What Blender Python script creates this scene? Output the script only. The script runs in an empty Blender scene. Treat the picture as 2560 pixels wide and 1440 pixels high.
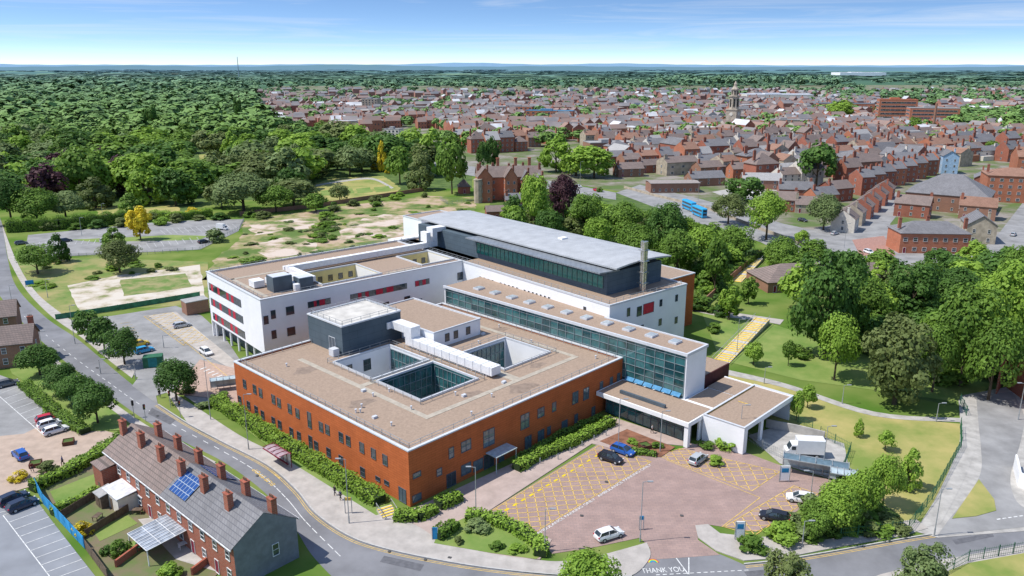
import bpy, math, random
import numpy as np
from mathutils import Vector, Matrix
random.seed(11); rng=np.random.RandomState(5)
S=bpy.context.scene; C=S.collection
CH=65.0; F=1967.0; TH=math.atan(560/F); CT=math.cos(TH); ST=math.sin(TH)
# ---------------------------------------------------------------- measuring helpers
def dv(px,py):
    u=px-1280; v=py-720
    return u, F*CT-v*ST, F*ST+v*CT
def G(px,py,z=0.0):
    u,dy,dz=dv(px,py); t=(CH-z)/dz
    return Vector((u*t,dy*t,z))
def HT(Y,pytop):
    u,dy,dz=dv(1280,pytop); return CH-Y/dy*dz
def MPP(py,z=0): return (CH-z)/dv(0,py)[2]
def PROJ(x,y,z=0):
    dz=CH-z; f=y*CT+dz*ST; up=y*ST-dz*CT
    return 1280+F*x/f, 720-F*up/f
def inpoly(x,y,P):
    r=False; n=len(P)
    for i in range(n):
        x1,y1=P[i]; x2,y2=P[(i+1)%n]
        if (y1>y)!=(y2>y) and x<(x2-x1)*(y-y1)/(y2-y1)+x1: r=not r
    return r
# ---------------------------------------------------------------- materials
MATS={}
def nt(name):
    m=bpy.data.materials.new(name); m.use_nodes=True
    return m,m.node_tree,m.node_tree.nodes['Principled BSDF']
def mat(name,col,rough=.85,amt=.15,scale=1.5,metal=0,spec=.3,bump=0,detail=6,col2=None,lo=.35,hi=.65,mid=None):
    if name in MATS: return MATS[name]
    m,t,b=nt(name); N=t.nodes; L=t.links
    tc=N.new('ShaderNodeTexCoord'); nz=N.new('ShaderNodeTexNoise'); nz.inputs['Scale'].default_value=scale; nz.inputs['Detail'].default_value=detail; nz.inputs['Roughness'].default_value=.62 if detail>8 else .5
    L.new(tc.outputs['Object'],nz.inputs['Vector'])
    r=N.new('ShaderNodeValToRGB'); L.new(nz.outputs['Fac'],r.inputs['Fac'])
    r.color_ramp.elements[0].position=lo; r.color_ramp.elements[1].position=hi
    c=col; d=col2 or tuple(min(1,x*(1+amt)) for x in c)
    e=c if col2 else tuple(x*(1-amt) for x in c)
    r.color_ramp.elements[0].color=(*e,1); r.color_ramp.elements[1].color=(*d,1)
    if mid: q=r.color_ramp.elements.new((lo+hi)/2); q.color=(*mid,1)
    L.new(r.outputs['Color'],b.inputs['Base Color'])
    b.inputs['Roughness'].default_value=rough; b.inputs['Metallic'].default_value=metal; b.inputs['Specular IOR Level'].default_value=spec
    if bump:
        bp=N.new('ShaderNodeBump'); bp.inputs['Strength'].default_value=bump; bp.inputs['Distance'].default_value=.1
        L.new(nz.outputs['Fac'],bp.inputs['Height']); L.new(bp.outputs['Normal'],b.inputs['Normal'])
    MATS[name]=m; return m
def brickmat(name,c1,c2,mortar,scale,bw,rh,msize=.02,walls=True,rough=.85):
    if name in MATS: return MATS[name]
    m,t,b=nt(name); N=t.nodes; L=t.links
    tc=N.new('ShaderNodeTexCoord'); br=N.new('ShaderNodeTexBrick')
    if walls:
        sp=N.new('ShaderNodeSeparateXYZ'); L.new(tc.outputs['Object'],sp.inputs[0])
        ad=N.new('ShaderNodeMath'); ad.operation='ADD'; L.new(sp.outputs[0],ad.inputs[0]); L.new(sp.outputs[1],ad.inputs[1])
        cb=N.new('ShaderNodeCombineXYZ'); L.new(ad.outputs[0],cb.inputs[0]); L.new(sp.outputs[2],cb.inputs[1]); L.new(cb.outputs[0],br.inputs['Vector'])
    else: L.new(tc.outputs['Object'],br.inputs['Vector'])
    br.inputs['Color1'].default_value=(*c1,1); br.inputs['Color2'].default_value=(*c2,1); br.inputs['Mortar'].default_value=(*mortar,1)
    br.inputs['Scale'].default_value=scale; br.inputs['Brick Width'].default_value=bw; br.inputs['Row Height'].default_value=rh; br.inputs['Mortar Size'].default_value=msize
    nz=N.new('ShaderNodeTexNoise'); nz.inputs['Scale'].default_value=.35; nz.inputs['Detail'].default_value=8; L.new(tc.outputs['Object'],nz.inputs['Vector'])
    oi=N.new('ShaderNodeObjectInfo'); ml=N.new('ShaderNodeMath'); ml.operation='MULTIPLY_ADD'; ml.inputs[1].default_value=.35; L.new(oi.outputs['Random'],ml.inputs[0])
    if name in('terracotta_panel','standing_seam_roof','block_paving'): ml.inputs[1].default_value=0
    L.new(nz.outputs['Fac'],ml.inputs[2])
    mr=N.new('ShaderNodeMapRange'); mr.inputs[3].default_value=.72; mr.inputs[4].default_value=1.25; L.new(ml.outputs[0],mr.inputs[0])
    mx=N.new('ShaderNodeVectorMath'); mx.operation='SCALE'; L.new(br.outputs['Color'],mx.inputs[0]); L.new(mr.outputs[0],mx.inputs['Scale'])
    L.new(mx.outputs[0],b.inputs['Base Color']); b.inputs['Roughness'].default_value=rough; b.inputs['Specular IOR Level'].default_value=.25
    MATS[name]=m; return m
def glassmat(name,col,rough=.06):
    return mat(name,col,rough=rough,amt=.5,scale=.4,spec=.9)
def leafmat(name,c_dark,c_light,haze=False):
    m,t,b=nt(name); N=t.nodes; L=t.links
    at=N.new('ShaderNodeAttribute'); at.attribute_name='shade'
    oi=N.new('ShaderNodeObjectInfo')
    nz=N.new('ShaderNodeTexNoise'); nz.inputs['Scale'].default_value=.02 if haze else 5; tc=N.new('ShaderNodeTexCoord'); L.new(tc.outputs['Object'],nz.inputs['Vector'])
    a1=N.new('ShaderNodeMath'); a1.operation='ADD'; L.new(at.outputs['Fac'],a1.inputs[0]); L.new(nz.outputs['Fac'],a1.inputs[1])
    a2=N.new('ShaderNodeMath'); a2.operation='MULTIPLY_ADD'; L.new(oi.outputs['Random'],a2.inputs[0]); a2.inputs[1].default_value=.5; L.new(a1.outputs[0],a2.inputs[2])
    mr=N.new('ShaderNodeMapRange'); mr.inputs[1].default_value=.35; mr.inputs[2].default_value=1.7; L.new(a2.outputs[0],mr.inputs[0])
    r=N.new('ShaderNodeValToRGB'); L.new(mr.outputs[0],r.inputs[0]); r.color_ramp.elements[0].color=(*c_dark,1); r.color_ramp.elements[1].color=(*c_light,1)
    col=r.outputs['Color']
    if haze: col=hazepaint(t,col,mx=.9)
    L.new(col,b.inputs['Base Color']); b.inputs['Roughness'].default_value=.6; b.inputs['Specular IOR Level'].default_value=.2
    if not haze:
        tr=N.new('ShaderNodeBsdfTranslucent'); L.new(col,tr.inputs['Color']); ms=N.new('ShaderNodeMixShader'); ms.inputs[0].default_value=.3
        L.new(b.outputs[0],ms.inputs[1]); L.new(tr.outputs[0],ms.inputs[2]); L.new(ms.outputs[0],N['Material Output'].inputs['Surface'])
    MATS[name]=m; return m
def hazepaint(t,col,y0=600,y1=8000,mx=.85):  # aerial haze painted into the base colour, bluer with world Y
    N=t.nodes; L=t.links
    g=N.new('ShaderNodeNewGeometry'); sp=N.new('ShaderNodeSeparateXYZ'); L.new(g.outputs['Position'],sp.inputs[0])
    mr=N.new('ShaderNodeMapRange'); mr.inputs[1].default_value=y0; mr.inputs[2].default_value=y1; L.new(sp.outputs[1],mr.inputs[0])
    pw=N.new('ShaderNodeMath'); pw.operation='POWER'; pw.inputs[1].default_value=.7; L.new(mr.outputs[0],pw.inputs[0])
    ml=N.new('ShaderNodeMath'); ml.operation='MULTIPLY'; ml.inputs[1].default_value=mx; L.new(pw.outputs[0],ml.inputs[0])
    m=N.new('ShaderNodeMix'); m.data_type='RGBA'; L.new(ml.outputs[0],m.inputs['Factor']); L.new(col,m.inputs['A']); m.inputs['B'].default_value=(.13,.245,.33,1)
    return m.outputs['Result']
M_gravel=mat('roof_gravel',(.34,.25,.185),amt=.13,scale=2.6,detail=13,bump=.25)
M_gravel2=mat('roof_walkway',(.41,.36,.29),amt=.12,scale=1)
M_orange=brickmat('terracotta_panel',(.5,.135,.042),(.455,.12,.036),(.26,.065,.018),1,1.5,.42,.018)
M_white=mat('white_render',(.84,.84,.85),rough=.7,amt=.04,scale=.3,detail=9)
M_coping=mat('pale_metal',(.58,.6,.63),rough=.5,amt=.06)
M_dkmetal=mat('blue_grey_cladding',(.085,.11,.135),rough=.45,amt=.15,scale=.5)
M_metalroof=brickmat('standing_seam_roof',(.44,.45,.46),(.42,.43,.44),(.27,.28,.29),1,60,.6,.03,walls=False,rough=.6)
M_duct=mat('galvanised_duct',(.76,.76,.77),rough=.5,amt=.06)
M_glass=glassmat('dark_glass',(.035,.05,.06))
M_teal=glassmat('teal_glass',(.03,.11,.12))
M_frame=mat('window_frame',(.1,.11,.13),rough=.5)
M_mull=mat('mullion_metal',(.2,.25,.27),rough=.4)
M_wframe=mat('white_frame',(.7,.7,.7),rough=.5)
M_red=mat('red_panel',(.5,.02,.05),rough=.5)
M_yellow=mat('yellow_paint',(.62,.42,.08),amt=.3,scale=3)
M_yfade=mat('worn_yellow_paint',(.62,.42,.11),amt=.25,scale=1.2,detail=10)
M_ylwall=mat('yellow_render',(.75,.63,.3),amt=.05)
M_mark=mat('white_marking',(.65,.65,.63),amt=.2,scale=2)
M_markf=mat('faded_marking',(.45,.45,.45),amt=.3,scale=2)
M_asph=mat('asphalt',(.2,.2,.21),amt=.2,scale=.12,detail=14)
M_asph2=mat('old_asphalt',(.27,.265,.26),amt=.22,scale=.15,detail=14)
M_pave=mat('paving',(.42,.385,.35),amt=.14,scale=.5,detail=12)
M_kerb=mat('kerb',(.45,.44,.42),amt=.1)
M_paver=brickmat('block_paving',(.37,.255,.22),(.32,.225,.2),(.26,.2,.18),1,.9,.45,.03,walls=False)
M_conc=mat('concrete',(.4,.38,.35),amt=.2,scale=.5,detail=12)
M_slab=mat('broken_concrete',(.58,.52,.44),col2=(.2,.22,.08),mid=(.48,.41,.31),lo=.46,hi=.62,scale=.12,detail=15)
M_dirt=mat('waste_ground',(.10,.16,.03),col2=(.45,.33,.23),mid=(.27,.25,.1),lo=.43,hi=.57,scale=.06,detail=15)
M_sand=mat('pale_rubble',(.58,.48,.4),col2=(.14,.19,.05),mid=(.42,.33,.22),lo=.44,hi=.58,scale=.09,detail=15)
M_lawn=mat('dry_lawn',(.18,.24,.05),col2=(.42,.35,.13),lo=.36,hi=.62,scale=.07,detail=13)
M_lush=mat('lush_grass',(.13,.22,.04),col2=(.24,.29,.08),scale=.15,detail=13)
M_scrub=mat('woodland_floor',(.04,.08,.015),col2=(.12,.18,.04),scale=.15,detail=12)
M_brick=brickmat('red_brick',(.35,.105,.065),(.28,.085,.055),(.28,.18,.13),1,.9,.3,.03)
M_brick2=brickmat('brown_brick',(.29,.14,.09),(.24,.12,.08),(.26,.18,.14),1,.9,.3,.03)
M_brick3=brickmat('orange_brick',(.45,.15,.08),(.38,.125,.065),(.32,.2,.14),1,.9,.3,.03)
M_stone=mat('sandstone',(.4,.34,.26),amt=.2,scale=.6)
M_cream=mat('cream_render',(.64,.6,.53),amt=.08)
M_grend=mat('grey_render',(.2,.21,.23),amt=.15,scale=.8,detail=10)
M_slate=brickmat('slate_roof',(.2,.195,.2),(.165,.16,.165),(.11,.11,.12),1,.6,.35,.03)
M_tile=brickmat('brown_tile_roof',(.23,.175,.155),(.19,.15,.135),(.11,.09,.08),1,.6,.35,.03)
M_rtile=brickmat('red_tile_roof',(.29,.165,.12),(.25,.14,.1),(.15,.09,.06),1,.6,.35,.03)
M_gtile=mat('pale_grey_roof',(.35,.34,.33),amt=.12)
M_black=mat('black_rubber',(.02,.02,.02)); M_steel=mat('galvanised_steel',(.38,.4,.41),rough=.45,metal=.3)
M_flue=mat('stainless_flue',(.6,.58,.55),rough=.25,metal=.8)
M_wood=mat('bark',(.1,.075,.05),amt=.3,scale=6); M_fwood=mat('fence_timber',(.14,.1,.07),amt=.25,scale=2)
M_green=mat('green_fence_paint',(.03,.13,.07)); M_bluep=mat('blue_paint',(.03,.25,.5),amt=.25,scale=.8)
M_maroon=mat('maroon_paint',(.2,.02,.04)); M_clear=mat('polycarbonate',(.42,.5,.52),rough=.15,spec=.8)
M_solar=brickmat('solar_cell',(.02,.07,.22),(.02,.06,.2),(.3,.35,.4),1,.8,.8,.04,walls=False,rough=.2)
LF={'mid':leafmat('leaf_mid',(.055,.12,.016),(.2,.33,.05)),'dark':leafmat('leaf_dark',(.03,.08,.014),(.11,.215,.04)),
'bright':leafmat('leaf_bright',(.12,.23,.022),(.32,.48,.07)),'purple':leafmat('leaf_purple',(.035,.015,.024),(.115,.05,.06)),
'yellow':leafmat('leaf_yellow',(.42,.34,.015),(.8,.65,.05)),'grey':leafmat('leaf_grey',(.09,.14,.04),(.26,.34,.13)),
'olive':leafmat('leaf_olive',(.07,.1,.025),(.21,.26,.085)),'haze':leafmat('leaf_far',(.035,.085,.014),(.17,.285,.05),haze=True)}
# ---------------------------------------------------------------- mesh helper
class MB:
    def __init__(s): s.v=[]; s.f=[]; s.m=[]
    def add(s,vs,fs,mi=0):
        o=len(s.v); s.v+=[tuple(x) for x in vs]; s.f+=[tuple(i+o for i in f) for f in fs]; s.m+=[mi]*len(fs); return s
    def box(s,x0,x1,y0,y1,z0,z1,mi=0):
        vs=[(x0,y0,z0),(x1,y0,z0),(x1,y1,z0),(x0,y1,z0),(x0,y0,z1),(x1,y0,z1),(x1,y1,z1),(x0,y1,z1)]
        return s.add(vs,[(3,2,1,0),(4,5,6,7),(0,1,5,4),(1,2,6,5),(2,3,7,6),(3,0,4,7)],mi)
    def obox(s,c,ex,ey,ez,mi=0):
        c=Vector(c); ex=Vector(ex); ey=Vector(ey); ez=Vector(ez)
        vs=[c+a*ex+b*ey+d*ez for d in(-1,1) for a,b in((-1,-1),(1,-1),(1,1),(-1,1))]
        return s.add(vs,[(3,2,1,0),(4,5,6,7),(0,1,5,4),(1,2,6,5),(2,3,7,6),(3,0,4,7)],mi)
    def bar(s,a,b,w,h=None,mi=0):
        a=Vector(a); b=Vector(b); d=b-a; L=d.length
        if L<1e-6: return s
        d/=L; up=Vector((0,0,1)) if abs(d.z)<.95 else Vector((1,0,0)); sd=d.cross(up).normalized(); u=sd.cross(d)
        return s.obox((a+b)/2,d*L/2,sd*w/2,u*(h or w)/2,mi)
    def prism(s,P,z0,z1,mi=0,mt=None):
        n=len(P); ar=sum(P[i][0]*P[(i+1)%n][1]-P[(i+1)%n][0]*P[i][1] for i in range(n))
        if ar<0: P=P[::-1]
        o=len(s.v); s.v+=[(p[0],p[1],z0) for p in P]+[(p[0],p[1],z1) for p in P]
        for i in range(n): s.f.append((o+i,o+(i+1)%n,o+n+(i+1)%n,o+n+i)); s.m.append(mi)
        s.f.append(tuple(o+n+i for i in range(n))); s.m.append(mi if mt is None else mt); return s
    def cyl(s,a,b,r0,r1=None,n=8,mi=0):
        r1=r0 if r1 is None else r1; a=Vector(a); b=Vector(b); d=(b-a).normalized()
        x=d.orthogonal().normalized(); y=d.cross(x); vs=[]
        for c,r in((a,r0),(b,r1)):
            for i in range(n):
                an=2*math.pi*i/n; vs.append(c+x*math.cos(an)*r+y*math.sin(an)*r)
        return s.add(vs,[(i,(i+1)%n,n+(i+1)%n,n+i) for i in range(n)]+[tuple(range(n))[::-1],tuple(range(n,2*n))],mi)
    def mesh(s,name,mats):
        me=bpy.data.meshes.new(name); me.from_pydata(s.v,[],s.f)
        for m in (mats if isinstance(mats,(list,tuple)) else [mats]): me.materials.append(m)
        me.polygons.foreach_set('material_index',s.m); me.update(); return me
    def build(s,name,mats,parent=None,loc=(0,0,0),rz=0):
        return ob(name,s.mesh(name,mats),parent,loc,rz)
def ob(name,me,parent=None,loc=(0,0,0),rz=0,scale=None):
    o=bpy.data.objects.new(name,me); C.objects.link(o)
    if parent: o.parent=parent
    o.location=loc; o.rotation_euler=(0,0,rz)
    if scale: o.scale=scale
    return o
def tag(o,label,cat,group=None):
    o['label']=label; o['category']=cat
    if group: o['group']=group
    return o
def empty(name,loc,rz,label,cat,group=None): return tag(ob(name,None,None,loc,rz),label,cat,group)
def struct(o): o['kind']='structure'; return o
def copytree(o,parent=None):
    c=o.copy(); C.objects.link(c); c.parent=parent
    for ch in o.children: copytree(ch,c)
    return c
# ---------------------------------------------------------------- ground, roads
def catm(P,n=6):
    P=[Vector((p[0],p[1])) for p in P]; out=[]
    for i in range(len(P)-1):
        p0=P[max(i-1,0)];p1=P[i];p2=P[i+1];p3=P[min(i+2,len(P)-1)]
        for k in range(n):
            t=k/n; out.append(.5*((2*p1)+(-p0+p2)*t+(2*p0-5*p1+4*p2-p3)*t*t+(-p0+3*p1-3*p2+p3)*t**3))
    out.append(P[-1]); return out
def W(P): return [G(x,y) for x,y in P]
def sheet(name,P,z,m,smooth=False,world=False,thick=0,jit=0):
    Q=P if world else W(P)
    if smooth: Q=catm(list(Q)+[Q[0]],5)[:-1]
    if jit:
        R=[]
        for i in range(len(Q)):
            a=Q[i]; c=Q[(i+1)%len(Q)]; k=max(1,int((c-a).length/4))
            for j in range(k):
                q=a.lerp(c,j/k); R.append(Vector((q.x+random.uniform(-jit,jit),q.y+random.uniform(-jit,jit))))
        Q=R
    b=MB()
    n=len(Q); ar=sum(Q[i][0]*Q[(i+1)%n][1]-Q[(i+1)%n][0]*Q[i][1] for i in range(n))
    if ar<0: Q=Q[::-1]
    if thick: b.prism([(q[0],q[1]) for q in Q],z-thick+.005,z)
    else: b.add([(q[0],q[1],z) for q in Q],[tuple(range(n))])
    return struct(b.build(name,m))
def strip(name,A,B,z,m,thick=0):
    a=catm(W(A)); b=catm(W(B)); return sheet(name,a+b[::-1],z,m,world=True,thick=thick)
gm,t,b=nt('countryside'); N=t.nodes; L=t.links
tc=N.new('ShaderNodeTexCoord')
n1=N.new('ShaderNodeTexNoise'); n1.inputs['Scale'].default_value=.06; n1.inputs['Detail'].default_value=14; L.new(tc.outputs['Object'],n1.inputs['Vector'])
r1=N.new('ShaderNodeValToRGB'); L.new(n1.outputs['Fac'],r1.inputs[0]); r1.color_ramp.elements[0].position=.35; r1.color_ramp.elements[1].position=.65
r1.color_ramp.elements[0].color=(.08,.16,.025,1); r1.color_ramp.elements[1].color=(.2,.24,.07,1)
vm=N.new('ShaderNodeMapping'); vm.inputs['Scale'].default_value=(1,.55,1); L.new(tc.outputs['Object'],vm.inputs['Vector'])
vo=N.new('ShaderNodeTexVoronoi'); vo.inputs['Scale'].default_value=.0022; L.new(vm.outputs[0],vo.inputs['Vector'])
sx=N.new('ShaderNodeSeparateColor'); L.new(vo.outputs['Color'],sx.inputs[0])
r2=N.new('ShaderNodeValToRGB'); L.new(sx.outputs[0],r2.inputs[0]); r2.color_ramp.interpolation='CONSTANT'
E=r2.color_ramp.elements; E[0].color=(.06,.12,.025,1); E[1].position=.35; E[1].color=(.14,.25,.055,1)
for p,c in((.56,(.24,.34,.1,1)),(.7,(.07,.13,.035,1)),(.82,(.48,.44,.24,1)),(.9,(.1,.17,.05,1))):
    e=E.new(p); e.color=c
g=N.new('ShaderNodeNewGeometry'); sp=N.new('ShaderNodeSeparateXYZ'); L.new(g.outputs['Position'],sp.inputs[0])
mr=N.new('ShaderNodeMapRange'); mr.inputs[1].default_value=900; mr.inputs[2].default_value=1500; L.new(sp.outputs[1],mr.inputs[0])
mx=N.new('ShaderNodeMix'); mx.data_type='RGBA'; L.new(mr.outputs[0],mx.inputs['Factor']); L.new(r1.outputs[0],mx.inputs['A']); L.new(r2.outputs[0],mx.inputs['B'])
L.new(hazepaint(t,mx.outputs['Result'],900,11000,.8),b.inputs['Base Color']); b.inputs['Roughness'].default_value=1; b.inputs['Specular IOR Level'].default_value=0
struct(MB().add([(-30000,-200,0),(30000,-200,0),(30000,30000,0),(-30000,30000,0)],[(0,1,2,3)]).build('ground',gm))
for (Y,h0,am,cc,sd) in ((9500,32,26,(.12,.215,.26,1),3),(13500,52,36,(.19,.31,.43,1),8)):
    hm=nt('haze_tinted_hill')[0]; hb=hm.node_tree.nodes['Principled BSDF']; hb.inputs['Base Color'].default_value=cc; hb.inputs['Roughness'].default_value=1; hb.inputs['Specular IOR Level'].default_value=0  # flat hill colour carries a painted blue distance haze
    vs=[];fs=[]; n=200
    for i in range(n+1):
        x=-16000+32000*i/n
        h=h0+am*(.5+.5*math.sin(x*.0006+sd))*(.6+.4*math.sin(x*.0023+sd*2))+3*math.sin(x*.011)
        if x>4000: h*=.85
        vs+=[(x,Y-1500,0),(x,Y,h),(x,Y+1500,0)]
    for i in range(n):
        o=i*3; fs+=[(o,o+3,o+4,o+1),(o+1,o+4,o+5,o+2)]
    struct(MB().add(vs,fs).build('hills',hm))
sheet('ground_town',[(640,335),(560,240),(700,215),(2700,212),(2900,420),(2900,640),(2480,700),(2150,690),(1900,600),(1560,480),(1240,430),(980,375)],.03,mat('town_ground',(.1,.15,.04),col2=(.28,.25,.22),mid=(.17,.17,.1),scale=.05,lo=.42,hi=.6,detail=13))
sheet('ground_woodland',[(-300,520),(-1400,215),(560,200),(660,335),(1000,385),(1180,440),(1180,470),(830,480),(700,500),(520,500),(460,540),(200,520)],.04,M_scrub)
sheet('ground_woodland',[(1230,500),(1560,480),(1720,560),(1960,650),(1900,640),(1760,770),(1700,700),(1400,600),(1200,560)],.045,M_scrub)
sheet('ground_woodland',[(1980,740),(2300,690),(2640,640),(2640,960),(2480,990),(2380,1010),(2150,960),(2010,900)],.045,M_scrub,jit=1.5)
sheet('park_lawn',[(230,518),(440,512),(455,530),(250,540)],.07,M_lawn,jit=.6)
sheet('park_lawn',[(760,470),(830,445),(960,440),(1000,470),(985,490),(880,505),(790,500)],.07,M_lawn,jit=.6)
sheet('park_lawn',[(690,400),(740,395),(720,440),(680,445)],.07,M_lawn,jit=.6)
sheet('park_lawn',[(500,380),(525,380),(530,440),(490,440)],.07,M_lawn,jit=.6)
strip('footpath',[(515,385),(522,410),(512,440),(500,470)],[(522,385),(531,410),(523,440),(512,470)],.09,M_conc)
strip('footpath',[(790,462),(850,452),(930,445),(985,470)],[(790,466),(850,456),(928,449),(978,472)],.09,M_conc)
for i in range(4): sheet('flower_bed',[(800+i*45,478-i*3),(835+i*45,474-i*3),(842+i*45,486-i*3),(806+i*45,490-i*3)],.1,M_lush,jit=.4)
sheet('ground_wasteland',[(610,550),(830,520),(1060,490),(1190,495),(1190,560),(1060,610),(700,700),(510,700),(540,645),(600,600)],.05,M_dirt,jit=.8)
sheet('rubble',[(612,560),(720,548),(800,545),(775,572),(700,578),(640,590)],.08,M_sand,jit=1.5)
sheet('rubble',[(640,610),(720,592),(800,600),(780,635),(670,650)],.08,M_sand,jit=1.5)
sheet('rubble',[(860,560),(960,535),(1060,540),(1050,575),(960,600),(850,600)],.08,M_sand,jit=1.8)
sheet('concrete_slab',[(168,715),(290,690),(500,662),(512,745),(380,760),(200,778)],.08,M_slab,jit=.25)
sheet('grass_patch',[(298,700),(465,685),(480,718),(310,742)],.1,mat('patch_grass',(.12,.2,.04),col2=(.3,.27,.12),scale=.2,detail=14,lo=.42,hi=.6),jit=.5)
sheet('grass_verge',[(40,650),(240,645),(520,655),(520,760),(290,775),(140,790),(60,720)],.05,mat('rough_verge',(.13,.21,.04),col2=(.32,.28,.11),scale=.09,detail=14,lo=.4,hi=.6))
sheet('car_park',[(70,588),(420,553),(610,548),(596,578),(500,624),(180,640),(60,645)],.08,M_asph2)
sheet('grass_verge',[(170,600),(430,588),(520,590),(500,600),(250,606)],.1,M_lush,jit=.4)
strip('main_road',[(-40,500),(0,545),(18,640),(40,715),(110,790),(190,845),(245,890),(310,945),(395,1010),(470,1060),(560,1108),(670,1165),(740,1225),(790,1285),(870,1340),(960,1372),(1100,1402),(1250,1425),(1420,1440),(1600,1442),(1800,1432)],
 [(-120,500),(-60,600),(-30,690),(15,760),(70,820),(140,885),(215,945),(290,1000),(370,1055),(460,1105),(550,1150),(630,1205),(690,1260),(740,1325),(790,1400),(900,1500),(1060,1580),(1300,1640),(1500,1660),(1700,1640),(1900,1600)],.02,M_asph)
sheet('main_road',[(1580,1450),(1596,1400),(1800,1386),(1860,1412),(1950,1402),(2100,1377),(2250,1350),(2330,1337),(2600,1288),(2900,1240),(2900,1400),(2600,1490),(2300,1540),(1900,1560),(1600,1560)],.035,M_asph)
sheet('pavement',[(2050,1500),(2200,1438),(2340,1404),(2560,1364),(2800,1330),(2800,1420),(2560,1450),(2300,1560),(2100,1560)],.14,M_pave,thick=.14)
sheet('grass_verge',[(2330,1445),(2420,1410),(2560,1385),(2800,1350),(2800,1560),(2300,1560)],.16,M_lawn)
strip('pavement',[(20,645),(60,718),(125,788),(205,845),(262,893),(330,946)],[(5,560),(40,650),(85,725),(150,782),(230,835),(340,925)],.14,M_pave,thick=.14)
strip('pavement',[(470,1060),(560,1108),(670,1165),(740,1225),(790,1285),(870,1340),(960,1372),(1100,1402),(1250,1425),(1400,1436),(1500,1440),(1580,1440),(1625,1395),(1618,1360)],
 [(405,965),(500,1025),(600,1090),(690,1135),(800,1190),(950,1275),(1040,1315),(1090,1345),(1160,1370),(1240,1388),(1330,1400),(1400,1405),(1480,1395),(1618,1358)],.14,M_pave,thick=.14)
strip('pavement',[(-40,690),(5,765),(60,825),(130,890),(205,950),(280,1005),(360,1060),(450,1110),(540,1156)],[(-60,700),(-10,775),(50,838),(120,902),(195,962),(270,1018),(340,1068),(430,1116),(530,1164)],.12,M_pave,thick=.12)
sheet('pavement',[(1000,1290),(1040,1315),(1090,1350),(1250,1395),(1350,1400),(1380,1350),(1340,1335),(1215,1283),(1480,1110),(1560,1130),(1650,1110),(1760,1120),(1520,1040),(1500,1060),(1040,1270)],.13,mat('pink_paving',(.42,.33,.29),amt=.12,scale=.5,detail=12),thick=.13)
sheet('pavement',[(1738,1315),(1745,1345),(1790,1378),(1860,1403),(1960,1396),(2110,1366),(2250,1342),(2320,1322),(2290,1300),(2050,1330),(1990,1340),(1890,1345),(1800,1335),(1770,1312)],.14,M_pave,thick=.14)
sheet('forecourt',[(1215,1283),(1500,1108),(1640,1140),(1760,1105),(1860,1130),(1940,1160),(2090,1205),(2000,1275),(1890,1330),(1770,1312),(1740,1320),(1745,1350),(1800,1388),(1596,1402),(1626,1372),(1600,1345),(1480,1370),(1380,1385),(1340,1335)],.05,M_paver)
sheet('planting_bed',[(1500,1105),(1570,1075),(1690,1120),(1650,1145),(1600,1140)],.15,mat('bark_mulch',(.22,.1,.06),amt=.3,scale=.8),jit=.2)
sheet('planting_bed',[(1085,1360),(1100,1325),(1165,1295),(1240,1300),(1330,1345),(1365,1385),(1340,1400),(1230,1385)],.16,M_lush)
sheet('planting_bed',[(530,1010),(560,1000),(960,1262),(1000,1275),(940,1290),(700,1140)],.145,M_lush)
sheet('planting_bed',[(1960,1340),(2060,1240),(2110,1200),(2250,1290),(2230,1330),(2030,1355)],.15,M_scrub)
sheet('access_road',[(180,800),(280,790),(440,765),(505,790),(560,840),(600,900),(600,985),(505,1020),(440,975),(390,990),(395,1012),(330,965),(345,945),(290,905),(240,860)],.06,M_asph2)
sheet('pavement',[(370,790),(440,780),(500,830),(590,905),(590,930),(500,880)],.12,M_pave)
sheet('pavement',[(500,900),(600,925),(600,1040),(560,1000),(430,985)],.13,mat('warm_paving',(.42,.3,.24),amt=.1))
sheet('car_park',[(-250,900),(0,938),(60,960),(110,1010),(100,1060),(110,1100),(0,1150),(-400,1200)],.05,M_asph2)
sheet('plaza',[(60,1085),(130,1050),(200,1060),(290,1085),(330,1080),(280,1130),(230,1170),(100,1210),(0,1240),(-300,1250),(-300,1120)],.07,mat('tan_paving',(.43,.33,.26),amt=.1,scale=.6))
sheet('car_park',[(-300,1235),(90,1250),(135,1310),(245,1450),(280,1560),(-500,1560)],.09,mat('grey_asphalt',(.24,.25,.27),amt=.12,scale=.2))
sheet('grass_verge',[(30,935),(70,960),(120,1010),(215,1080),(330,1075),(230,960),(90,870),(0,860)],.1,M_lush)
sheet('garden',[(90,1220),(250,1130),(300,1200),(420,1300),(560,1420),(480,1500),(300,1500),(200,1340)],.1,mat('garden_soil',(.2,.15,.1),col2=(.12,.17,.05),scale=.3,detail=12))
sheet('garden_lawn',[(125,1230),(240,1185),(262,1225),(150,1280)],.13,M_lush)
sheet('garden_lawn',[(230,1325),(320,1290),(345,1310),(250,1355)],.13,M_lush)
sheet('garden_lawn',[(280,1390),(370,1330),(400,1350),(310,1410)],.13,M_lush)
sheet('garden_yard',[(345,1300),(420,1290),(560,1400),(540,1430),(440,1400)],.12,M_conc)
sheet('grass_bank',[(1750,770),(1900,800),(2200,900),(2480,960),(2430,1010),(2000,950),(1800,900)],.05,M_lush)
sheet('lawn',[(1800,930),(1960,965),(2180,1040),(2400,1060),(2410,1120),(2330,1290),(2250,1310),(2110,1190),(1930,1100),(1915,1000)],.06,M_lawn)
strip('footpath',[(1700,770),(1790,790),(1880,800),(1950,812)],[(1700,755),(1790,775),(1890,790),(1960,800)],.09,M_pave)
strip('footpath',[(1790,932),(1960,970),(2180,1040),(2400,1056)],[(1800,921),(1965,960),(2185,1030),(2400,1046)],.09,M_conc)
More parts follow.
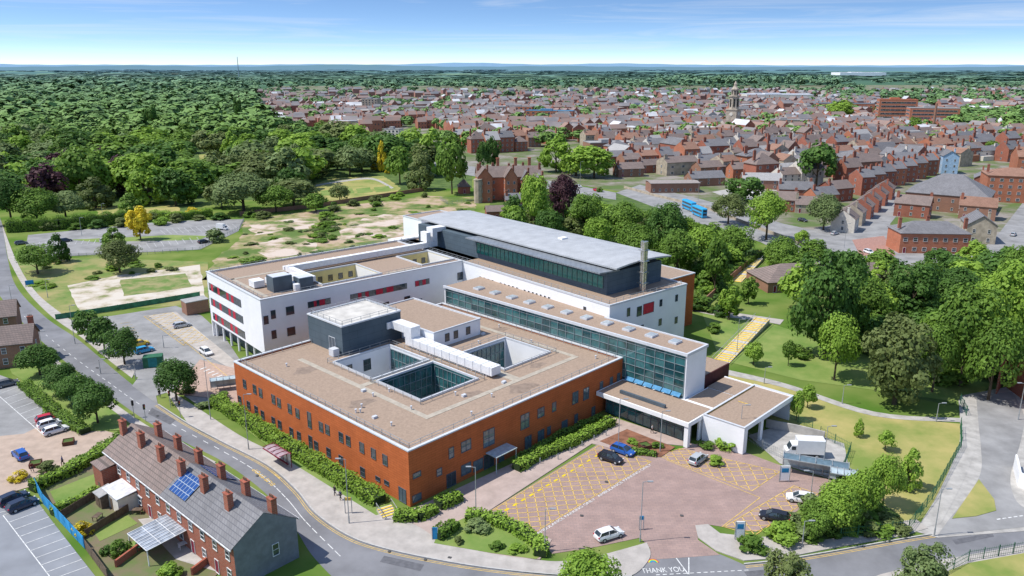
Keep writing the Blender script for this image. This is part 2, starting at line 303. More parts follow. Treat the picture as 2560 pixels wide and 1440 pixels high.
strip('footpath',[(2396,1000),(2400,1060),(2395,1120),(2345,1235),(2290,1325)],[(2436,1000),(2440,1060),(2436,1130),(2400,1220),(2352,1310)],.1,M_conc)
sheet('yard',[(2400,990),(2560,960),(2800,1100),(2800,1310),(2345,1345),(2290,1330),(2400,1150)],.07,M_conc)
strip('lane',[(2440,990),(2446,1060),(2452,1120),(2452,1180),(2420,1240),(2372,1300),(2345,1338)],[(2530,980),(2560,1040),(2550,1110),(2530,1170),(2528,1220),(2560,1270),(2680,1300)],.085,M_asph2)
sheet('lane',[(2372,1300),(2440,1296),(2500,1282),(2640,1280),(2640,1310),(2345,1342)],.095,M_asph2)
sheet('grass_island',[(2380,1298),(2447,1200),(2485,1250),(2490,1278),(2440,1292)],.16,M_lawn,thick=.1)
sheet('van_yard',[(1870,1090),(1960,1060),(2110,1110),(2120,1160),(2080,1200),(1950,1160)],.09,M_conc)
sheet('town_road',[(1540,482),(1600,462),(1760,500),(1960,560),(2030,575),(2160,540),(2240,480),(2275,500),(2225,560),(2250,625),(2440,640),(2500,580),(2570,490),(2700,520),(2560,620),(2480,690),(2300,680),(2150,690),(1990,650),(1900,605),(1720,550)],.08,M_asph2)
sheet('town_yard',[(1780,480),(1880,462),(1960,480),(1950,500),(1830,500)],.07,M_conc)
sheet('town_yard',[(2130,600),(2210,590),(2240,640),(2150,640)],.1,mat('red_paving',(.36,.2,.16)))
strip('town_road',[(800,330),(830,350),(950,372),(1200,420),(1540,482)],[(770,325),(790,352),(940,385),(1180,440),(1540,500)],.08,M_asph2)
for P in ([(380,1020),(440,1050),(425,1062),(370,1035)],[(960,1390),(1060,1412),(1050,1428),(950,1405)],[(1860,1430),(2000,1415),(2000,1430),(1870,1444)],[(2380,1350),(2480,1332),(2485,1342),(2390,1362)]):
    sheet('road_patch',P,.042,mat('new_asphalt',(.13,.13,.14),amt=.15))
# ---------------------------------------------------------------- markings
def quadlines(name,Q,step,z,m,w=.13,border=True):
    q=W(Q); lu=((q[1]-q[0]).length+(q[2]-q[3]).length)/2; lv=((q[3]-q[0]).length+(q[2]-q[1]).length)/2
    def P(u,v):
        a=q[0].lerp(q[1],u); c=q[3].lerp(q[2],u); p=a.lerp(c,v); p.z=z; return p
    b=MB()
    def seg(a,c):
        a=P(a[0]/lu,a[1]/lv); c=P(c[0]/lu,c[1]/lv); d=(c-a)
        if d.length<.2:return
        s=Vector((-d.y,d.x,0)).normalized()*w/2; b.add([a-s,c-s,c+s,a+s],[(0,1,2,3)])
    c=step
    while c<lu+lv: 
        seg((max(0,c-lv),min(c,lv)),(min(c,lu),max(0,c-lu))); c+=step
    c=-lv+step
    while c<lu:
        x0=max(0,c); seg((x0,x0-c),(min(lu,lv+c),min(lu,lv+c)-c)); c+=step
    if border:
        for a,c in(((0,0),(lu,0)),((lu,0),(lu,lv)),((lu,lv),(0,lv)),((0,lv),(0,0))): seg(a,c)
    return struct(b.build(name,m))
quadlines('bay_hatching',[(1218,1284),(1502,1112),(1628,1155),(1340,1330)],2.1,.07,M_yfade)
quadlines('bay_hatching',[(1645,1140),(1700,1122),(1950,1180),(1880,1228)],2.1,.07,M_yfade)
quadlines('bay_hatching',[(1810,1318),(1985,1215),(2045,1235),(1885,1340)],2.1,.07,M_yfade)
quadlines('bay_hatching',[(360,792),(430,782),(520,850),(460,865)],2.6,.14,M_yfade)
b=MB()
for k in range(12):
    a=G(1262+k*20.5,1278-k*12.3); a.z=.075; d=(G(1500,1135)-G(1262,1278)).normalized(); s=Vector((-d.y,d.x,0))
    a2=a+d*.9; b.add([a-s*.2,a2-s*.2,a2+s*.2,a+s*.2],[(0,1,2,3)])
struct(b.build('black_yellow_edge_marks',mat('strong_yellow',(.65,.48,.02))))
def lines(name,segs,m,z,w=.12):
    b=MB()
    for (x0,y0,x1,y1) in segs:
        a=G(x0,y0); c=G(x1,y1); a.z=c.z=z; d=c-a; s=Vector((-d.y,d.x,0)).normalized()*w/2; b.add([a-s,c-s,c+s,a+s],[(0,1,2,3)])
    return struct(b.build(name,m))
def bays(x0,y0,x1,y1,ex,ey,n): return [(x0+(x1-x0)*i/n,y0+(y1-y0)*i/n,x0+(x1-x0)*i/n+ex,y0+(y1-y0)*i/n+ey) for i in range(n+1)]
lines('bay_markings',bays(-20,975,105,1085,60,-22,9)+[(-20,975,105,1085)],M_mark,.075)
lines('bay_markings',bays(8,1290,130,1450,88,-32,9)+[(8,1290,130,1450)]+[(0,1283,100,1258)],M_mark,.115)
lines('bay_markings',bays(400,575,580,560,14,12,12)+bays(320,628,500,605,-8,-12,10),M_markf,.11,.18)
lines('bay_markings',bays(100,605,240,600,-6,10,9),M_markf,.11,.18)
lines('bay_markings',bays(300,810,330,850,26,-4,6)+[(455,850,640,1000)],M_yellow,.14,.1)
cl=catm(W([(60,790),(130,850),(200,905),(270,955),(340,1005),(430,1060),(560,1130),(650,1185),(715,1245),(765,1305),(850,1390)]),10)
b=MB()
for i in range(0,len(cl)-1,2):
    a=cl[i].to_3d(); c=a+(cl[i+1].to_3d()-a).normalized()*1.6; a.z=c.z=.03; d=c-a; s=Vector((-d.y,d.x,0)).normalized()*.06; b.add([a-s,c-s,c+s,a+s],[(0,1,2,3)])
struct(b.build('centre_line',M_mark))
def edgeline(P,off,m,name,z=.03,w=.1):
    c=catm(W(P),8); b=MB()
    for i in range(len(c)-1):
        a=c[i].to_3d(); e=c[i+1].to_3d(); d=(e-a).normalized(); n=Vector((-d.y,d.x,0)); a=a+n*off; e=e+n*off; a.z=e.z=z
        b.add([a-n*w/2,e-n*w/2,e+n*w/2,a+n*w/2],[(0,1,2,3)])
    return struct(b.build(name,m))
RE=[(395,1012),(470,1060),(560,1108),(670,1165),(740,1225),(790,1285),(870,1340),(960,1372),(1100,1402),(1250,1425),(1420,1440),(1580,1442)]
edgeline(RE,-.35,M_yfade,'yellow_line'); edgeline(RE,-.65,M_yfade,'yellow_line')
edgeline(RE,.06,M_kerb,'kerb',.16,.22)
RE2=[(1860,1412),(1950,1402),(2100,1377),(2250,1350),(2330,1337)]
edgeline(RE2,-.35,M_yfade,'yellow_line',.045); edgeline(RE2,-.65,M_yfade,'yellow_line',.045); edgeline(RE2,.06,M_kerb,'kerb',.16,.22)
lines('zebra_crossing',[(500+i*10,925+i*5,516+i*10,919+i*5) for i in range(6)],M_mark,.15,.35)
lines('give_way_marks',[(1640+i*17,1438-i*.9,1650+i*17,1437.5-i*.9) for i in range(14)]+[(1690,1395,1722,1438),(1722,1438,1722,1395)],M_mark,.05,.14)
lines('give_way_marks',[(2492+i*14,1300-i*2.0,2501+i*14,1298.5-i*2) for i in range(6)],M_mark,.11,.2)
lines('yellow_bay_line',[(1665,1150,1900,1245),(1900,1245,1805,1318)],M_yfade,.072,.12)
lines('road_words_box',[(640,1180,670,1205),(668,1172,700,1196)],M_yfade,.032,.12)
lines('manhole_cover',[(640+dx,1190+dy,646+dx,1191+dy) for dx,dy in((0,0),(-250,-150),(330,190),(420,210),(-400,-270))]+[(1512,1205,1520,1207),(1450,1290,1458,1291),(1700,1290,1708,1291),(1120,1395,1129,1397),(1950,1312,1957,1313)],mat('iron',(.08,.08,.08)),.155,.45)
def text(txt,A,B,hgt,z,m,name):
    cu=bpy.data.curves.new(name,'FONT'); cu.body=txt; cu.size=1; o=bpy.data.objects.new('tmp',cu); C.objects.link(o)
    bpy.context.view_layer.update(); w=o.dimensions.x; me=bpy.data.meshes.new_from_object(o.evaluated_get(bpy.context.evaluated_depsgraph_get())); bpy.data.objects.remove(o)
    me.materials.clear(); me.materials.append(m); d=B-A
    return ob(name,me,None,(A.x,A.y,z),math.atan2(d.y,d.x),(d.length/w,hgt,1))
a=G(1346,1338);c=G(1490,1249); struct(text('AMBULANCE PARKING ONLY',a,c,.8,.075,M_mark,'road_lettering'))
a=G(1498,1244);c=G(1630,1163); struct(text('AMBULANCE PARKING ONLY',a,c,.8,.075,M_mark,'road_lettering'))
struct(text('THANK YOU',G(1606,1434),G(1712,1429),1.5,.05,M_mark,'road_lettering'))
struct(text('BUS STOP',G(690,1212),G(640,1172),1.1,.035,M_yfade,'road_lettering'))
rb=G(1633,1407)
for k,(nm,cc) in enumerate((('rainbow_red',(.6,.05,.05)),('rainbow_yellow',(.7,.6,.05)),('rainbow_green',(.05,.45,.15)),('rainbow_blue',(.05,.2,.6)))):
    b=MB(); r=.8-.15*k; vs=[]
    for i in range(11):
        an=math.pi*i/10; vs+=[(math.cos(an)*r,math.sin(an)*r,0),(math.cos(an)*(r-.14),math.sin(an)*(r-.14),0)]
    fs=[(2*i,2*i+2,2*i+3,2*i+1) for i in range(10)]
    struct(b.add(vs,fs).build('rainbow_marking',mat(nm,cc),None,(rb.x,rb.y,.06)))
# ---------------------------------------------------------------- window meshes
WC={}
def winmesh(w,h,fm,gmat,mull=0,trans=0):
    k=(round(w,2),round(h,2),fm.name,gmat.name,mull,trans)
    if k in WC: return WC[k]
    b=MB(); f=.07
    b.box(-w/2,w/2,-.09,0,h/2-f,h/2,0); b.box(-w/2,w/2,-.12,0,-h/2,-h/2+f,0)
    b.box(-w/2,-w/2+f,-.09,0,-h/2+f,h/2-f,0); b.box(w/2-f,w/2,-.09,0,-h/2+f,h/2-f,0)
    b.box(-w/2+f,w/2-f,-.03,0,-h/2+f,h/2-f,1)
    for i in range(mull):
        x=-w/2+w*(i+1)/(mull+1); b.box(x-.03,x+.03,-.08,-.031,-h/2+f,h/2-f,0)
    for i in range(trans):
        z=-h/2+h*(i+1)/(trans+1); b.box(-w/2+f,w/2-f,-.07,-.031,z-.03,z+.03,0)
    WC[k]=b.mesh('window',[fm,gmat]); return WC[k]
def ribbonmesh(w,h,pat):
    b=MB(); n=len(pat); b.box(-w/2-.06,w/2+.06,-.05,0,-h/2-.06,h/2+.06,0)
    for i,c in enumerate(pat):
        x0=-w/2+w*i/n+.03; x1=-w/2+w*(i+1)/n-.03; b.box(x0,x1,-.09,-.051,-h/2,h/2,2 if c=='r' else 1)
    return b.mesh('window',[M_frame,M_glass,M_red])
class Fr:
    def __init__(s,o,ang): s.o=Vector((o[0],o[1])); s.a=ang; s.x=Vector((math.cos(ang),math.sin(ang))); s.y=Vector((-s.x.y,s.x.x))
    def w(s,p,q): return s.o+s.x*p+s.y*q
    def hit(s,p0,p1,px,py):
        A=s.w(*p0); B=s.w(*p1); e=(B-A).normalized(); u,dy,dz=dv(px,py)
        t=(A.x*e.y-A.y*e.x)/(u*e.y-dy*e.x); P=Vector((u*t,dy*t)); return (P-A).dot(e), CH-t*dz
def putwin(me,parent,p0,p1,sv,z,off=0,name='window'):
    e=Vector((p1[0]-p0[0],p1[1]-p0[1])).normalized(); n=Vector((e.y,-e.x))
    return ob(name,me,parent,(p0[0]+e.x*sv+n.x*off,p0[1]+e.y*sv+n.y*off,z),math.atan2(n.x,-n.y))
# ---------------------------------------------------------------- hospital
O=G(1026,1268); A1=math.radians(46.3); A2=math.radians(40.5)
FO=Fr(O,A1); WA=Vector((-53.8,160.9)); FW=Fr(WA,A2)
HOSP=empty('hospital_building',(O.x,O.y,0),0,'modern hospital with terracotta, white and glass wings around square light wells','hospital')
def partO(name,b,m): return b.build(name,m,HOSP,(0,0,0),A1)
def partW(name,b,m): return b.build(name,m,HOSP,(WA.x-O.x,WA.y-O.y,0),A2)
def cells(b,x0,x1,y0,y1,holes,z,mi=0):
    xs=sorted({x0,x1}|{h[0] for h in holes}|{h[1] for h in holes}); ys=sorted({y0,y1}|{h[2] for h in holes}|{h[3] for h in holes})
    for i in range(len(xs)-1):
        for j in range(len(ys)-1):
            cx=(xs[i]+xs[i+1])/2; cy=(ys[j]+ys[j+1])/2
            if any(h[0]<cx<h[1] and h[2]<cy<h[3] for h in holes): continue
            b.add([(xs[i],ys[j],z),(xs[i+1],ys[j],z),(xs[i+1],ys[j+1],z),(xs[i],ys[j+1],z)],[(0,1,2,3)],mi)
def ringwall(b,x0,x1,y0,y1,z0,z1,th,mi=0):
    b.box(x0,x1,y0,y0+th,z0,z1,mi); b.box(x0,x1,y1-th,y1,z0,z1,mi); b.box(x0,x0+th,y0+th,y1-th,z0,z1,mi); b.box(x1-th,x1,y0+th,y1-th,z0,z1,mi)
def railing(name,P,z,frame,closed=True,h=1.0):
    b=MB(); n=len(P)
    for i in range(n if closed else n-1):
        a=Vector((*P[i],z)); c=Vector((*P[(i+1)%n],z)); L_=(c-a).length; k=max(1,int(L_/2.2))
        for j in range(k+1): p=a.lerp(c,j/k); b.bar(p,p+Vector((0,0,h)),.07)
        for hh in(h,h*.5): b.bar(a+Vector((0,0,hh)),c+Vector((0,0,hh)),.06)
    return frame(name,b,M_steel)
zR=9.3
wells=[(13.6,26.8,27.0,39.2),(13.6,26.8,13.2,25.4),(33.8,46.6,12.8,25.0)]
b=MB(); ringwall(b,0,54,0,53.4,0,zR+.0,.4); wl=partO('terracotta_wall',b,M_orange)
b=MB(); cells(b,.4,53.6,.4,53.0,wells,zR-.25); rf=partO('gravel_roof',b,M_gravel)
b=MB(); ringwall(b,-.08,54.0,-.08,53.48,zR,zR+.22,.5)
for w in wells: ringwall(b,w[0]-.3,w[1]+.3,w[2]-.3,w[3]+.3,zR-.24,zR+.15,.3)
b.build('coping',M_coping,wl)
b=MB()
for x in(9.5,): b.box(x,x+1.1,7,46,zR-.24,zR-.20)
b.box(10.6,49,7,8.1,zR-.24,zR-.20); b.box(48,49.1,8.1,46,zR-.24,zR-.20); b.box(10.6,30,25.5,26.8,zR-.24,zR-.2); b.box(31,33,8.1,40,zR-.24,zR-.2)
b.build('roof_walkway',M_gravel2,rf)
M_stain=mat('damp_gravel',(.26,.195,.15),amt=.2,scale=1,detail=12)
for (x,y,r) in((6,20,1.6),(30,4.5,2),(50,30,1.5),(40,10,1.2),(8,40,1.8),(22,9,1.2)):
    b=MB(); P=[(x+r*(1+.3*math.sin(3*k))*math.cos(k*.63)*1.5,y+r*(1+.3*math.cos(2*k))*math.sin(k*.63)) for k in range(10)]; b.add([(a,c,zR-.243) for a,c in P],[tuple(range(10))]); b.build('damp_patch',M_stain,rf)
for i in range(38):
    x=random.uniform(2,52); y=random.uniform(2,50)
    if any(w[0]-1<x<w[1]+1 and w[2]-1<y<w[3]+1 for w in wells) or (x>16 and y>40): continue
    b=MB()
    if random.random()<.7: b.cyl((x,y,zR-.25),(x,y,zR+.35),.12,.12,6); b.cyl((x,y,zR+.35),(x,y,zR+.45),.22,.22,6)
    else: b.box(x-.4,x+.4,y-.3,y+.3,zR-.25,zR+.15)
    b.build('roof_vent',M_coping,rf)
for i,w in enumerate(wells):
    h=MB(); ringwall(h,w[0]-.25,w[1]+.25,w[2]-.25,w[3]+.25,.1,zR-.26,.25); lw=partO('light_well_wall',h,M_white if i!=1 else M_teal)
    h=MB(); h.box(w[0],w[1],w[2],w[3],.1,.2); h.build('light_well_floor',M_conc,lw)
    for sd in range(4):
        if i==0 and sd in(2,0): continue
        if i==2 and sd==1: continue
        h=MB()
        if sd in(0,1):
            y=w[3]-.02 if sd==0 else w[1]-.02; a0,a1=(w[0],w[1]) if sd==0 else (w[2],w[3])
        else:
            y=w[2]+.02 if sd==2 else w[0]+.02; a0,a1=(w[0],w[1]) if sd==2 else (w[2],w[3])
        def bx(p0,p1,z0,z1,t0,t1,mi):
            sg=-1 if sd in(0,1) else 1
            if sd in(0,2): h.box(p0,p1,min(y+sg*t0,y+sg*t1),max(y+sg*t0,y+sg*t1),z0,z1,mi)
            else: h.box(min(y+sg*t0,y+sg*t1),max(y+sg*t0,y+sg*t1),p0,p1,z0,z1,mi)
        bx(a0+.6,a1-.6,.8,zR-.6,0,.05,1)
        k=9
        for j in range(k+1):
            x=a0+.6+(a1-a0-1.2)*j/k; bx(x-.05,x+.05,.8,zR-.6,.051,.16,0)
        for z in(.8,2.8,4.8,6.6,zR-.7): bx(a0+.6,a1-.6,z,z+.12,.052,.14,0)
        h.build('glazing',[M_mull,M_teal],lw)
    if i==0:
        for x in(3,7.5): putwin(winmesh(1.8,2.4,M_frame,M_glass,1,1),lw,(w[0],w[3]),(w[1],w[3]),x,6.6)
    P=[(w[0]-1,w[2]-1),(w[1]+1,w[2]-1),(w[1]+1,w[3]+1),(w[0]-1,w[3]+1)]
    railing('roof_railing',P,zR-.25,partO)
railing('roof_railing',[(1,1),(53,1),(53,52.5),(1,52.5)],zR-.25,partO)
LFp=((0,53.4),(0,0)); RFp=((0,0),(54,0))
def wins(fr,face,lst,parent,fm=M_frame,gl=M_glass):
    for it in lst:
        px,py,w,h=it[:4]; s_,z=fr.hit(face[0],face[1],px,py)
        putwin(winmesh(w,h,fm,gl,it[4] if len(it)>4 else 0,1 if h>1.2 else 0),parent,face[0],face[1],s_,z)
up=[(612,960),(637,973),(652,982),(684,998),(698,1007),(725,1022),(744,1033),(803,1067),(819,1074),(853,1093),(871,1102),(905,1119),(934,1134),(963,1150)]
lo=[(600,1000),(622,1013),(641,1025),(657,1037),(684,1053),(700,1062),(729,1080),(748,1090),(791,1114),(822,1131),(853,1150),(907,1180)]
wins(FO,LFp,[(x,y,1.25,1.8) for x,y in up]+[(x,y,1.25,1.7) for x,y in lo]+[(774,1050,1.2,3.0),(777,1106,1.2,2.6),(945,1197,1.2,.8),(967,1207,1.2,.8)],wl)
wins(FO,RFp,[(1042,1187,1.6,.9),(1128,1132,1.1,1.9),(1165,1114,2.2,1.9,1),(1222,1094,2.6,3.0,1),(1312,1053,2.2,2.8,1),(1352,1031,1.8,1.8,1),(1385,1017,1.1,1.8),(1438,994,1.7,2.4,1),(1465,984,1.7,2.4,1),(1503,964,1.0,1.8),(1528,953,1.0,1.8),(1546,943,1.0,1.8),(1042,1244,1.8,1.2),(1165,1172,2.2,1.9,1),(1195,1162,2.2,1.9,1),(1253,1148,1.3,2.2),(1320,1105,1.7,2.4,1),(1352,1090,1.7,2.4,1),(1372,1076,1.0,1.6),(1411,1062,1.7,1.8,1),(1440,1046,1.0,1.8),(1483,1027,1.1,1.8),(1098,1180,1.1,1.3)],wl,gl=mat('reflective_glass',(.1,.15,.17),rough=.05,spec=1))
d=putwin(winmesh(1.8,2.4,M_dkmetal,M_dkmetal,1),wl,*LFp,51.6,1.35); d.name='door'
s_,z=FO.hit(*RFp,1128,1200); d=putwin(winmesh(2.0,2.4,M_dkmetal,M_glass,1),wl,*RFp,s_,1.3); d.name='door'
s_,z=FO.hit(*RFp,1222,1170); d=putwin(winmesh(2.4,2.6,M_dkmetal,M_glass,1),wl,*RFp,s_,1.4); d.name='door'
b=MB(); b.box(16.0,21,-2.6,-.1,3.0,3.12); b.box(16.1,16.2,-2.5,-2.4,.1,3); b.box(20.8,20.9,-2.5,-2.4,.1,3)
b.build('door_canopy',M_clear,wl)
b=MB(); b.box(17,31.7,41.3,53.5,zR-.3,15.0); pr=partO('plant_room',b,brickmat('dark_panel',(.09,.12,.145),(.08,.11,.135),(.05,.07,.085),1,4,1.5,.03))
b=MB(); cells(b,17.3,31.4,41.6,53.2,[],15.05); b.build('plant_room_roof',mat('pale_membrane',(.56,.53,.48),amt=.18,scale=.4,detail=12),pr)
b=MB(); ringwall(b,16.9,31.8,41.2,53.6,15.0,15.3,.35); b.build('coping',M_coping,pr)
railing('plant_room_railing',[(17.6,41.9),(31.1,41.9),(31.1,52.9),(17.6,52.9)],15.05,partO)
d=putwin(winmesh(2.2,3,M_coping,M_dkmetal,1),pr,(17,53.5),(17,41.3),8.6,zR+1.4); d.name='door'
b=MB(); b.box(15.2,16.6,42,43.6,zR-.2,zR+1.3); partO('air_conditioning_unit',b,M_coping)
b=MB(); b.box(31.9,45,31,53.3,zR-.3,12.4); pb=partO('third_storey_block',b,M_white)
b=MB(); cells(b,32.3,44.7,31.3,53,[],12.45); b.build('block_roof',M_gravel,pb)
b=MB(); ringwall(b,31.85,45.1,30.9,53.35,12.4,12.7,.3); b.build('coping',M_coping,pb)
for x in(3.6,6,9.5): putwin(winmesh(1.2,1.7,M_frame,M_glass,0,1),pb,(31.9,31),(45,31),x,10.8)
b=MB(); b.box(28.9,31.3,11.4,36.5,zR+.3,zR+1.9); b.box(28.9,31.3,34.5,36.9,zR+1.91,13.6); b.box(28.9,31.3,36.95,40.9,12.0,13.6); b.box(27.9,30.7,40.95,41.25,12.0,13.4)
for y in np.arange(12,36,2.2): b.box(28.82,31.38,y,y+.08,zR+.22,zR+1.98)
for y in np.arange(13,36,4): b.box(29.1,31.1,y,y+.15,zR-.25,zR+.21)
partO('duct',b,M_duct)
zs=13.7; b=MB()
b.box(54.0,61,-14.3,-14.0,0,zs,0); b.box(60.7,61,-13.99,10,0,zs,0); b.box(54.0,54.3,-13.99,1,0,.3,0)
sp_=partO('atrium_end_wall',b,M_white)
b=MB(); b.box(54,67,52.3,52.6,zR-.3,zs,0); b.build('atrium_far_wall',M_white,sp_)
b=MB(); b.box(53.8,61.2,-14.4,10,zs+.0,zs+.02,1); b.box(53.8,68,10.01,52.7,zs+.0,zs+.02,1)
sr=partO('atrium_roof',b,[M_coping,M_gravel])
b=MB(); b.box(53.7,54.1,-14.5,52.8,zs-.3,zs+.25); b.box(54.11,61.2,-14.5,-14.1,zs-.3,zs+.25); b.box(60.9,61.25,-14.09,10,zs-.3,zs+.25)
b.build('coping',M_coping,sr)
for i in range(11):
    y=-10+i*5.4; h=MB(); h.box(57.0,59.2,y,y+1.8,zs+.03,zs+.45,0); h.box(57.15,59.05,y+.15,y+1.65,zs+.451,zs+.5,1); h.build('skylight',[M_coping,mat('skylight_glass',(.34,.38,.4),rough=.2)],sr)
b=MB(); mm=[M_teal,mat('teal_glass_pale',(.06,.17,.18),rough=.05,spec=1),mat('teal_glass_deep',(.015,.065,.08),rough=.06,spec=.9)]
ys=np.arange(-14,52.4,2.2); zz=[.3]+list(np.arange(1.2,zs-.4,1.45))+[zs-.35]
for i in range(len(ys)-1):
    for j in range(len(zz)-1): b.box(54.02,54.08,ys[i]+.001,ys[i+1]-.001,zz[j],zz[j+1],random.choices([0,1,2],[55,22,23])[0])
gl=partO('atrium_glazing',b,mm)
b=MB()
for y in ys: b.box(53.9,54.015,y-.05,y+.05,.3,zs-.3)
for z in zz[1:-1]: b.box(53.92,54.014,-14,52.3,z-.045,z+.045)
b.build('mullions',M_mull,gl)
for k in range(6):
    b=MB(); y=-13.6+k*2.1; b.add([(53.9,y,5.9),(53.9,y+1.9,5.9),(53.2,y+1.9,5.35),(53.2,y,5.35)],[(0,1,2,3)]); b.add([(53.9,y,5.85),(53.9,y+1.9,5.85),(53.2,y+1.9,5.3),(53.2,y,5.3)],[(3,2,1,0)]); b.build('blue_glass_shelf',mat('blue_glass',(.1,.27,.45),rough=.1),gl)
b=MB(); b.box(61.05,72,-13.5,2,0,6.8,0); mb=partO('maroon_block',b,mat('maroon_clad',(.1,.03,.03)))
b=MB(); b.box(61.1,71.8,-13.3,1.9,6.81,6.85); b.build('block_roof',M_gravel,mb)
b=MB(); b.box(45.5,54,-20.4,-.2,4.1,4.9,0); b.box(54.01,62,-20.4,-14.55,4.1,4.9,0); b.box(49.5,53.7,-20.2,-19.9,.1,4.1,0); b.box(45.7,46.5,-20.3,-19.5,.1,4.1,0)
en=partO('entrance_canopy',b,M_white)
b=MB(); b.box(45.8,53.5,-20.1,-.5,4.901,4.95); b.box(54.3,61.8,-20.1,-14.8,4.901,4.95); b.build('canopy_roof',M_gravel,en)
b=MB(); b.box(47.6,47.7,-19.8,-1,.2,4.05,1)
for y in np.arange(-19.8,-1,1.7): b.box(47.5,47.59,y-.05,y+.05,.2,4.05,0)
b.box(47.5,47.59,-19.8,-1,2.3,2.4,0)
b.build('entrance_glazing',[M_frame,M_teal],en)
b=MB(); b.bar((48,-14,5.3),(48,-4,5.3),.5,.6); b.build('canopy_screen',M_dkmetal,en)
b=MB(); b.box(50.2,50.5,-28.5,-20.5,.1,5.1,0); b.box(50.51,57,-28.5,-28.2,4.3,5.1,0); b.box(57.01,69,-28.5,-28.2,4.2,5.1,0); b.box(50.51,51.5,-28.5,-28.2,.1,4.29,0); b.box(57,58,-28.2,-27.8,.1,4.2,0); b.box(68.7,69,-28.19,-14.3,.1,5.1,0); b.box(50.6,62,-20.6,-20.45,4.2,5.1); b.box(60,68.6,-22,-21.8,.1,4.8,0)
ab=partO('ambulance_bay_wall',b,M_white)
b=MB(); b.box(50.45,68.75,-28.25,-20.55,4.85,4.9,0); b.box(62.2,68.75,-20.54,-14.3,4.85,4.9,0); b.build('ambulance_bay_roof',M_gravel,ab)
b=MB(); ringwall(b,50.1,69.1,-28.6,-20.5,5.1,5.22,.35); b.build('coping',M_coping,ab)
b=MB(); b.box(60,60.2,-24,-22,4.91,4.95); b.box(51,68.5,-20.9,-20.7,4.91,5.0); b.build('yellow_roof_edge',M_yellow,ab)
zW=16.4; wE=[(16.2,31.5,2.8,15),(44,53.6,3.5,15)]
b=MB()
b.box(0,54,0,.4,0,zW); b.box(0,.4,.41,31.6,4.2,zW); b.box(0,66,31.2,31.6,0,zW); b.box(.41,.8,22,31.1,3.6,4.1)
ww=partW('white_wing_wall',b,M_white)
b=MB(); b.box(2.5,2.8,.5,31.1,0,4.2,0); b.box(.42,2.49,.5,31.1,4.2,4.3,0); b.build('undercroft',M_dkmetal,ww)
for y in np.arange(3,31,4.6): h=MB(); h.cyl((.8,y,0),(.8,y,4.2),.3,.3,10); h.build('column',M_white,ww)
b=MB(); cells(b,.3,60,.3,31.3,wE,zW-.2); wr=partW('white_wing_roof',b,M_gravel)
b=MB(); b.box(-.1,54,-.1,.5,zW,zW+.2); b.box(-.1,.5,.51,31.7,zW,zW+.2); b.box(.51,66,31.1,31.7,zW,zW+.2)
for w in wE: ringwall(b,w[0]-.3,w[1]+.3,w[2]-.3,w[3]+.3,zW-.19,zW+.15,.3)
b.build('coping',M_coping,ww)
for w in wE:
    h=MB(); ringwall(h,w[0]-.25,w[1]+.25,w[2]-.25,w[3]+.25,6,zW-.2,.25); q=partW('yellow_courtyard_wall',h,M_ylwall)
    h=MB(); h.box(w[1]-.03,w[1]+.0,w[2],w[3],6,zW-.3); h.build('white_return_wall',M_white,q)
    for k in range(5):
        x=1.5+k*2.8
        if x<w[1]-w[0]-1: ob('window',winmesh(1.2,1.5,M_frame,M_glass),q,(w[1]-x,w[3]-.02,14.1))
railing('roof_railing',[(.8,.8),(53,.8)],zW-.2,partW,False); railing('roof_railing',[(.8,.8),(.8,30.8),(60,30.8)],zW-.2,partW,False)
for (x0,x1,y0,y1,h) in((5,9.5,4.2,7.8,3.2),(10.4,13.8,2.6,5.6,2.4)):
    b=MB(); b.box(x0,x1,y0,y1,zW-.2,zW+h); q=partW('plant_cabin',b,M_dkmetal); b=MB(); b.box(x0+.2,x1-.2,y0+.2,y1-.2,zW+h,zW+h+.1); b.build('cabin_roof',M_coping,q)
b=MB(); b.box(6,14,9,11,zW+.3,zW+1.8); b.box(11,14.5,6.5,8.4,zW+.2,zW+1.9); b.box(3,5.5,10,13,zW,zW+1.5); b.box(14.2,58,16.6,18,zW+.5,zW+1.9); b.box(14.2,15.6,5,16.5,zW+.5,zW+1.7)
b.box(14.2,56,18.6,19.5,zW+.6,zW+1.5)
b.box(56.5,58,16.6,19.5,zW+1.95,22); b.box(54.5,55.8,16.6,19.5,zW+1.95,21); b.box(58,61,16.6,19.5,20.8,22)
for x in np.arange(15,56,2.4): b.box(x,x+.1,16.5,18.1,zW+.42,zW+1.98)
partW('roof_ductwork',b,M_duct)
for y in(3,5.2): b=MB(); b.cyl((9.9,y,zW-.2),(9.9,y,zW+1.3),.8,.8,12); partW('roof_fan',b,M_duct)
b=MB(); b.box(33,42,2,3,zW-.19,zW-.15); b.box(2,60,21,22.2,zW-.19,zW-.15); b.box(2,3,2,22,zW-.19,zW-.15); partW('roof_walkway',b,M_gravel2)
WLp=((0,31.6),(0,0)); WFp=((0,0),(54,0))
for z,s0 in((13.1,.9),(9.3,1.2),(5.7,1.5)):
    me=ribbonmesh(19.5,1.7,'grggrgggrgrggg'); putwin(me,ww,*WLp,s0+9.9,z)
for px,py in((683,786),(725,776),(685,836),(728,828),(665,800)):
    s_,z=FW.hit(*WFp,px,py); putwin(winmesh(1.9 if px>700 else 1.1,1.9,M_frame,M_glass),ww,*WFp,s_,z)
for x0,y0,x1,y1,pat in((770,762,826,752,'ggrgrrgg'),(876,742,1017,716,'ggrgrggrrgrrgggg'),(1038,709,1073,703,'rgrg')):
    sa,za=FW.hit(*WFp,x0,y0); sb,zb=FW.hit(*WFp,x1,y1); putwin(ribbonmesh(sb-sa,1.3,pat),ww,*WFp,(sa+sb)/2,(za+zb)/2)
